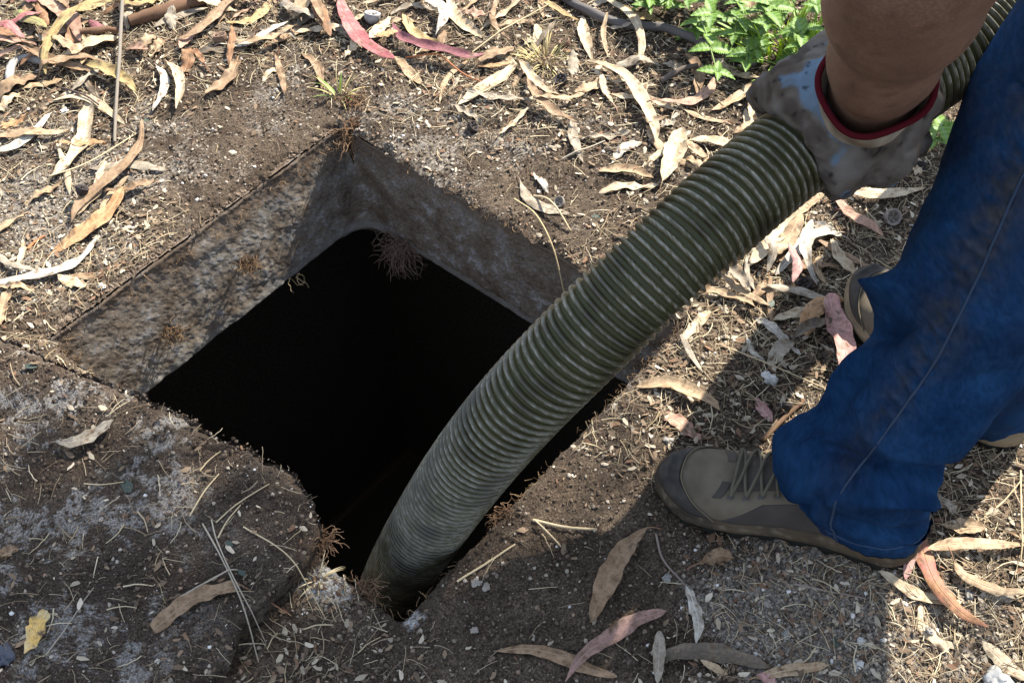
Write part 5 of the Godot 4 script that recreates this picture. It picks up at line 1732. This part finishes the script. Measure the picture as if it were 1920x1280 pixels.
# label, radius, place
const SCRAPS := [
	["dark green scrap at the tip of the light brown sickle leaf", 0.0083, [-0.607,-1.495]],
	["dark green leaf scrap on the lid", 0.0102, [-0.469,-0.755]],
	["dark green leaf scrap near the lid's far edge", 0.0087, [-0.633,-0.940]],
	["dull green scrap in the lid's straw bundle", 0.0074, [-0.332,-0.674]],
	["small green scrap at the lid's broken edge", 0.0063, [-0.312,-0.639]],
	["blackish green scrap above the orange tan leaf", 0.0066, [-0.680,-1.300]],
	["dark green scrap on the gravel", 0.0063, [0.374,-0.577]],
	["greenish scrap in the straw by the hose", 0.0069, [0.371,-1.090]],
	["grey green scrap behind the hole's right part", 0.0082, [0.128,-1.267]],
	["dark scrap beside the large cream leaf", 0.0059, [-0.724,-1.499]],
]
var tints := {
	"tan": [Color(0.43, 0.325, 0.21), Color(0.31, 0.21, 0.125)],
	"cream": [Color(0.53, 0.445, 0.32), Color(0.4, 0.3, 0.19)],
	"white": [Color(0.52, 0.49, 0.43), Color(0.38, 0.34, 0.28)],
	"blush": [Color(0.43, 0.28, 0.205), Color(0.33, 0.19, 0.14)],
	"pink": [Color(0.46, 0.28, 0.25), Color(0.37, 0.2, 0.19)],
	"red": [Color(0.36, 0.12, 0.125), Color(0.42, 0.22, 0.2)],
	"redtan": [Color(0.31, 0.165, 0.09), Color(0.33, 0.12, 0.105)],
	"orange": [Color(0.44, 0.28, 0.15), Color(0.33, 0.18, 0.085)],
	"rust": [Color(0.3, 0.17, 0.095), Color(0.2, 0.105, 0.055)],
	"brown": [Color(0.31, 0.215, 0.135), Color(0.21, 0.135, 0.08)],
	"olive": [Color(0.36, 0.285, 0.135), Color(0.27, 0.19, 0.085)],
	"yellowtan": [Color(0.43, 0.33, 0.17), Color(0.31, 0.215, 0.1)],
	"green": [Color(0.22, 0.23, 0.1), Color(0.3, 0.25, 0.12)],
	"grey": [Color(0.36, 0.315, 0.25), Color(0.24, 0.2, 0.15)],
	"dark": [Color(0.12, 0.1, 0.078), Color(0.18, 0.14, 0.1)],
	"purple": [Color(0.24, 0.1, 0.115), Color(0.16, 0.06, 0.07)],
	"mauve": [Color(0.32, 0.2, 0.17), Color(0.24, 0.15, 0.12)],
	"yellow": [Color(0.62, 0.42, 0.14), Color(0.6, 0.52, 0.34)]}

func leaf_material() -> StandardMaterial3D:
	# veins, freckles and blotches
	var im := Image.create(512, 512, false, Image.FORMAT_RGB8)
	var a := ns(0.02, 101, 4)
	var b := ns(0.09, 102, 2)
	for y in 512:
		for x in 512:
			var w := 0.93 + 0.16 * a.get_noise_2d(x, y) + 0.08 * b.get_noise_2d(x, y)
			w = clampf(w, 0.0, 1.0)
			im.set_pixel(x, y, Color(w, w * 0.99, w * 0.97))
	var r := RandomNumberGenerator.new()
	r.seed = 4
	for k in 420:
		var cx := r.randi() % 512
		var cy := r.randi() % 512
		var rad := 0.8 + 3.6 * pow(r.randf(), 5.0)
		for yy in range(-5, 6):
			for xx in range(-5, 6):
				if xx * xx + yy * yy <= rad * rad:
					im.set_pixel((cx + xx + 512) % 512, (cy + yy + 512) % 512, Color(0.4, 0.33, 0.27))
	var m := StandardMaterial3D.new()
	m.vertex_color_use_as_albedo = true
	m.albedo_texture = ImageTexture.create_from_image(im)
	m.roughness = 0.6
	m.metallic_specular = 0.35
	m.normal_enabled = true
	m.normal_texture = noise_tex(0.03, 103, Color.BLACK, Color.WHITE, 512, 4, true, 2.0)
	m.normal_scale = 0.5
	return m

# heights of a stiff strip that rests on what is below it
func resting(p: Array, spread: float) -> PackedFloat32Array:
	var n := p.size()
	var h := PackedFloat32Array()
	for i in n:
		var a: Vector2 = p[maxi(i - 1, 0)]
		var b: Vector2 = p[mini(i + 1, n - 1)]
		var d := (b - a).normalized().orthogonal() * spread
		var q: Vector2 = p[i]
		h.append(maxf(top_at(q.x, q.y), maxf(top_at(q.x + d.x, q.y + d.y), top_at(q.x - d.x, q.y - d.y)) - 0.002))
	var out := h.duplicate()
	for i in n:                                # upper hull
		for j in range(i + 2, n):
			for k in range(i + 1, j):
				out[k] = maxf(out[k], lerpf(h[i], h[j], float(k - i) / (j - i)))
	return out

func line2(flat: Array, n: int) -> Array:
	var p := PackedVector3Array()
	for i in range(0, flat.size(), 2):
		p.append(Vector3(flat[i], 0, flat[i + 1]))
	if p.size() == 2:
		p.insert(1, p[0].lerp(p[1], 0.5) + Vector3(0.002, 0, 0.002))
	var e := curve(p, 80)
	var c := Curve3D.new()
	for q in e:
		c.add_point(q)
	var out := []
	for k in n:
		var q := c.sample_baked(c.get_baked_length() * k / (n - 1.0))
		out.append(Vector2(q.x, q.z))
	return out

func make_leaf(row: Array, mat: Material) -> void:
	var label: String = row[0]
	var tint: Array = tints[row[1]]
	var wide: float = row[2]
	var opt: Dictionary = row[4]
	var n := 34
	var across := 9
	var c := line2(row[3], n)
	var base := resting(c, wide * 0.35)
	var mid: Vector2 = c[n / 2]
	var lift: float = opt.get("lift", 0.0)
	var shape := rng.randf()
	var curl: float = opt.get("curl", rng.randf_range(-0.3, 0.5))
	var twist := rng.randf_range(-0.8, 0.8)
	var tip0 := rng.randf_range(0.0, 0.006) + lift * rng.randf_range(0.2, 0.9)
	var tip1 := rng.randf_range(0.0, 0.008) + lift * rng.randf_range(0.2, 0.9)
	var body := rng.randf_range(0.0, 0.004) + lift * 0.6
	var wave := rng.randf_range(0.0003, 0.003)
	var o := Vector3(mid.x, base[n / 2], mid.y)
	var v := PackedVector3Array()
	var col := PackedColorArray()
	var uv := PackedVector2Array()
	var rib := PackedVector3Array()
	var uo := Vector2(rng.randf(), rng.randf())
	var length := 0.0
	var blunt: bool = opt.has("blunt")
	var phase := rng.randf() * 6.0
	for i in n:
		var t := i / (n - 1.0)
		var a: Vector2 = c[maxi(i - 1, 0)]
		var b: Vector2 = c[mini(i + 1, n - 1)]
		var dir := (b - a).normalized()
		var side := Vector2(-dir.y, dir.x)
		if i > 0:
			length += (c[i] - c[i - 1]).length()
		var w := wide * 0.5 * pow(maxf(sin(PI * clampf(pow(t, lerpf(0.75, 1.2, shape)), 0.0, 1.0)), 0.0), 0.62)
		if blunt:
			w = wide * 0.5 * minf(1.0, 0.75 + t) * sqrt(clampf((1.0 - t) * 6.0, 0.02, 1.0))
		w *= 1.0 + 0.07 * sin(t * 17.0 + phase) + 0.05 * sin(t * 41.0 + phase * 3.0)
		w = maxf(w, 0.0006)
		var h := base[i] + 0.0014 + body * sin(PI * t) + tip0 * pow(1.0 - t, 3.0) + tip1 * pow(t, 3.0) + wave * sin(t * 9.0 + phase)
		var q: Vector2 = c[i]
		for k in across:
			var s := k / (across - 1.0) * 2.0 - 1.0
			var y := h + curl * w * s * s + twist * (t - 0.5) * w * s
			if k == across / 2:
				y -= 0.0004
			y = maxf(y, base[i] + 0.0006 + 0.0006 * absf(s))
			var edge := wave * 0.9 * s * absf(s) * sin(t * 23.0 + phase * 2.0)
			var p := Vector3(q.x + side.x * w * s, y + edge, q.y + side.y * w * s)
			v.append(p - o)
			uv.append(uo + Vector2(length, s * w) / 0.07)
			var g := n_mid.get_noise_2d(p.x * 2.0 + phase * 7.0, p.z * 2.0)
			var f := n_fine.get_noise_2d(p.x * 0.8 + phase * 9.0, p.z * 0.8)
			var cc := mixc(tint[0], tint[1], 0.4 + 1.2 * g + 0.6 * f + 0.25 * (t - 0.5))
			cc = mixc(cc, Color(0.13, 0.085, 0.05), smoothstep(0.24, 0.6, f - 0.3 * g))
			if k == across / 2:
				cc = mixc(cc, tint[0] * 1.25, 0.5)
			col.append(cc)
		top_set(q.x, q.y, h + 0.001)
		if absf(w) > 0.004:
			top_set(q.x + side.x * w * 0.6, q.y + side.y * w * 0.6, h)
			top_set(q.x - side.x * w * 0.6, q.y - side.y * w * 0.6, h)
		rib.append(Vector3(q.x, h - 0.0002, q.y) - o)
	# the under side, a hair below
	var m := v.size()
	for i in m:
		v.append(v[i] - Vector3(0, 0.0006, 0))
		uv.append(uv[i])
		col.append(mixc(col[i], tint[1], 0.3))
	var ix := sheet(across, n, false, true)
	ix.append_array(sheet(across, n, false, false, m))
	for i in n - 1:
		var a := i * across
		var b := a + across
		ix.append_array([a, b, m + a, b, m + b, m + a])
		a += across - 1
		b += across - 1
		ix.append_array([a, m + a, b, b, m + a, m + b])
	var t := thing("gum_leaf", label, "leaf", o, "dry fallen gum leaves")
	put("blade", build(v, ix, col, uv), mat, t)
	put("midrib", tube(rib, 0.0005, 0.0003, 5, tint[0] * 1.1, tint[0]), mat_plain, t)
	if opt.has("stalk") or rng.randf() < 0.45:
		var end: Array = opt.get("stalk", [])
		var q0: Vector2 = c[0]
		var d: Vector2 = (c[0] - c[1]).normalized()
		var from: Vector3 = rib[0]
		if blunt:
			q0 = c[n - 1]
			d = (c[n - 1] - c[n - 2]).normalized()
			from = rib[n - 1]
		var q1 := q0 + d * rng.randf_range(0.008, 0.02)
		if not end.is_empty():
			q1 = Vector2(end[0], end[1])
		var hy := maxf(top_at(q1.x, q1.y), -0.05) + 0.0015 - o.y
		var to := Vector3(q1.x, hy, q1.y) - Vector3(o.x, 0, o.z)
		var sp := PackedVector3Array([from, from.lerp(to, 0.5) + Vector3(0, 0.002, 0), to])
		put("stalk", tube(curve(sp, 7), 0.0009, 0.0007, 5, tint[1], mixc(tint[1], Color(0.3, 0.1, 0.06), 0.5)), mat_plain, t)

var mat_plain: StandardMaterial3D

func make_leaves() -> void:
	mat_plain = vertex_mat(0.65, 0.3)
	# sticks first where they lie lowest
	var bark := stuff_mat(0.85, 0.5, 0.05, 5.0, 0.05, 111)
	var tw := {"bark": [Color(0.2, 0.18, 0.17), Color(0.24, 0.22, 0.2)], "palestick": [Color(0.36, 0.32, 0.27), Color(0.36, 0.31, 0.25)], "barkroll": [Color(0.28, 0.165, 0.1), Color(0.22, 0.13, 0.085)], "whitebark": [Color(0.58, 0.56, 0.53), Color(0.5, 0.47, 0.43)], "darkstick": [Color(0.08, 0.06, 0.05), Color(0.1, 0.075, 0.06)], "brownstick": [Color(0.25, 0.16, 0.1), Color(0.2, 0.125, 0.08)], "greybrown": [Color(0.26, 0.21, 0.17), Color(0.2, 0.16, 0.13)], "rustic": [Color(0.45, 0.16, 0.06), Color(0.3, 0.13, 0.07)], "straw": [Color(0.5, 0.41, 0.26), Color(0.42, 0.33, 0.2)], "greystraw": [Color(0.4, 0.35, 0.27), Color(0.3, 0.26, 0.2)]}
	for r in TWIGS:
		if r[3] > 0.012:
			stick(r, tw, bark)
	var lm := leaf_material()
	var words := {"cream": "cream coloured", "dark": "dark grey", "rust": "rusty", "blush": "pinkish", "white": "bleached"}
	for z in BURIED:
		for k in int(z[5]):
			var x: float = z[1] + rng.randf_range(-1.0, 1.0) * z[3]
			var y: float = z[2] + rng.randf_range(-1.0, 1.0) * z[4]
			if surface(x, y) < -1.0:
				continue
			var a := rng.randf() * TAU
			var l := rng.randf_range(0.02, 0.065)
			var b := rng.randf_range(-0.6, 0.6)
			var d := Vector2(cos(a), sin(a))
			var e := Vector2(cos(a + b), sin(a + b))
			var kind: String = z[6][rng.randi() % z[6].size()]
			var wide := rng.randf_range(0.008, 0.022)
			make_leaf([("small narrow " if wide < 0.012 else ("small " if wide < 0.017 else "small broad ")) + words.get(kind, kind) + " " + z[0], kind, wide, [x - d.x * l, y - d.y * l, x, y, x + e.x * l, y + e.y * l], {}], lm)
	for r in LEAVES:
		make_leaf(r, lm)
	for r in TWIGS:
		if r[3] <= 0.012:
			stick(r, tw, bark)
	for r in NUTS:
		gum_nut(r)
	var sm := stuff_mat(0.85, 0.7, 0.04, 4.0, 0.05, 121)
	var sc := {"white": Color(0.7, 0.68, 0.63), "grey": Color(0.34, 0.32, 0.29), "pale": Color(0.42, 0.37, 0.31), "slate": Color(0.1, 0.11, 0.14)}
	var k := 0
	for r in STONES:
		k += 1
		var x: float = r[3][0]
		var z: float = r[3][1]
		var y := maxf(top_at(x, z), -0.05)
		var mesh := pebble_mesh(300 + k * 2, 0.62, 12, 16)
		var rad: float = r[2]
		var o := put("pebble", mesh, sm)
		var m2 := sm.duplicate() as StandardMaterial3D
		m2.vertex_color_use_as_albedo = false
		m2.albedo_color = (sc[r[1]] as Color).linear_to_srgb()
		o.material_override = m2
		o.position = Vector3(x, y + rad * 0.35, z)
		o.rotation.y = rng.randf() * TAU
		o.scale = Vector3(2.1, 1.7, 1.8) * rad
		tag(o, r[0], "pebble", "pebbles on the ground")
	for r in SCRAPS:
		var x: float = r[2][0]
		var z: float = r[2][1]
		var rad: float = r[1]
		var y := maxf(top_at(x, z), -0.05)
		var v := PackedVector3Array([Vector3(0, 0.25, 0)])
		var ix := PackedInt32Array()
		for q in 11:
			var a := TAU * q / 11.0
			v.append(Vector3(cos(a) * rng.randf_range(0.7, 1.2), rng.randf_range(0.0, 0.35), sin(a) * rng.randf_range(0.4, 0.75)))
			ix.append_array([0, 1 + q, 1 + (q + 1) % 11])
		var o := put("leaf_scrap", build(v, ix), plain_mat(mixc(lin(0.035, 0.05, 0.04), lin(0.06, 0.075, 0.055), rng.randf()), 0.6))
		o.position = Vector3(x, y + 0.001, z)
		o.rotation.y = rng.randf() * TAU
		o.scale = Vector3.ONE * rad
		tag(o, r[0], "leaf scrap", "dark green leaf scraps")

func stick(r: Array, tw: Dictionary, bark: Material) -> void:
	var n := 26
	var c := line2(r[4], n)
	var rad: float = r[3] * 0.5
	var base := resting(c, rad * 0.6)
	var o := Vector3(c[n / 2].x, base[n / 2], c[n / 2].y)
	var p := PackedVector3Array()
	var lift: float = r[5]
	var kind: String = r[2]
	for i in n:
		var q: Vector2 = c[i]
		var t := i / (n - 1.0)
		var h := base[i] + rad + 0.0006 + lift * sin(PI * t)
		p.append(Vector3(q.x, h, q.y) - o)
		top_set(q.x, q.y, h + rad * 0.9)
	var tint: Array = tw[kind]
	var big := rad > 0.006
	var mesh: ArrayMesh
	if kind == "whitebark" or kind == "barkroll":
		mesh = bark_roll(p, rad, tint)
	else:
		mesh = tube(p, rad * 1.05, rad * 0.8, 14 if big else 6, tint[0], tint[1], 0.35 if big else 0.15)
	var ob := put(r[0], mesh, bark if rad > 0.003 else mat_plain)
	ob.position = o
	tag(ob, r[1], (r[0] as String).replace("_", " "), "sticks and straws on the ground")

# a sheet of bark rolled nearly shut
func bark_roll(p: PackedVector3Array, rad: float, tint: Array) -> ArrayMesh:
	var fr := frames(p, Vector3.UP)
	var sides := 16
	var v := PackedVector3Array()
	var col := PackedColorArray()
	for layer in 2:
		for i in p.size():
			for k in sides:
				var a := deg_to_rad(lerpf(-150.0, 150.0, k / (sides - 1.0)))
				var rr := rad * (1.0 - 0.16 * layer) * (1.0 + 0.12 * sin(a * 2.0 + i * 0.3) + 0.05 * sin(i * 1.7 + k))
				v.append(p[i] + (fr[i][1] * cos(a) + fr[i][2] * sin(a)) * rr)
				col.append(mixc(tint[0], tint[1], 0.5 + n_fine.get_noise_3d(p[i].x, k * 0.01, p[i].z)))
	var ix := sheet(sides, p.size(), false, false)
	ix.append_array(sheet(sides, p.size(), false, true, sides * p.size()))
	return build(v, ix, col)

func gum_nut(r: Array) -> void:
	var x: float = r[3][0]
	var z: float = r[3][1]
	var rad: float = r[2]
	var tint: Color = {"pale": Color(0.36, 0.34, 0.33), "brown": Color(0.17, 0.11, 0.075), "dark": Color(0.035, 0.028, 0.026), "grey": Color(0.2, 0.175, 0.15)}[r[1]]
	var o := thing("gum_nut", r[0], "gum nut", Vector3(x, maxf(top_at(x, z), -0.05) + rad * 0.55, z), "gum nuts on the ground")
	o.rotation = Vector3(rng.randf_range(0.2, 0.9), rng.randf() * TAU, rng.randf_range(-0.4, 0.4))
	var prof := [[0.1, -0.85], [0.45, -0.75], [0.8, -0.4], [0.97, 0.0], [0.95, 0.35], [1.0, 0.5], [0.92, 0.58], [0.72, 0.5], [0.6, 0.2], [0.3, 0.0], [0.02, -0.05]]
	var v := PackedVector3Array()
	var col := PackedColorArray()
	for q in prof:
		for k in 20:
			var a := TAU * k / 20.0
			var rr: float = q[0] * (1.0 + 0.04 * sin(a * 8.0))
			v.append(Vector3(cos(a) * rr, q[1], sin(a) * rr) * rad)
			col.append(tint * (1.0 + 0.5 * n_fine.get_noise_3d(x + cos(a) * 0.02, q[1] * 0.02, z + sin(a) * 0.02)))
	put("cup", build(v, sheet(20, prof.size(), true, false), col), vertex_mat(0.7, 0.35), o)
	for k in 4:
		var a := TAU * k / 4.0
		var d := Vector3(cos(a), 0, sin(a))
		var s := Vector3(-sin(a), 0, cos(a))
		var vv := PackedVector3Array([d * 0.66 * rad + s * 0.22 * rad + Vector3(0, 0.42 * rad, 0), d * 0.66 * rad - s * 0.22 * rad + Vector3(0, 0.42 * rad, 0), d * 0.12 * rad + Vector3(0, 0.5 * rad, 0), d * 0.4 * rad + Vector3(0, 0.3 * rad, 0)])
		put("valve", build(vv, PackedInt32Array([0, 2, 1, 0, 1, 3, 1, 2, 3, 0, 3, 2])), plain_mat(tint * 0.7, 0.7), o)
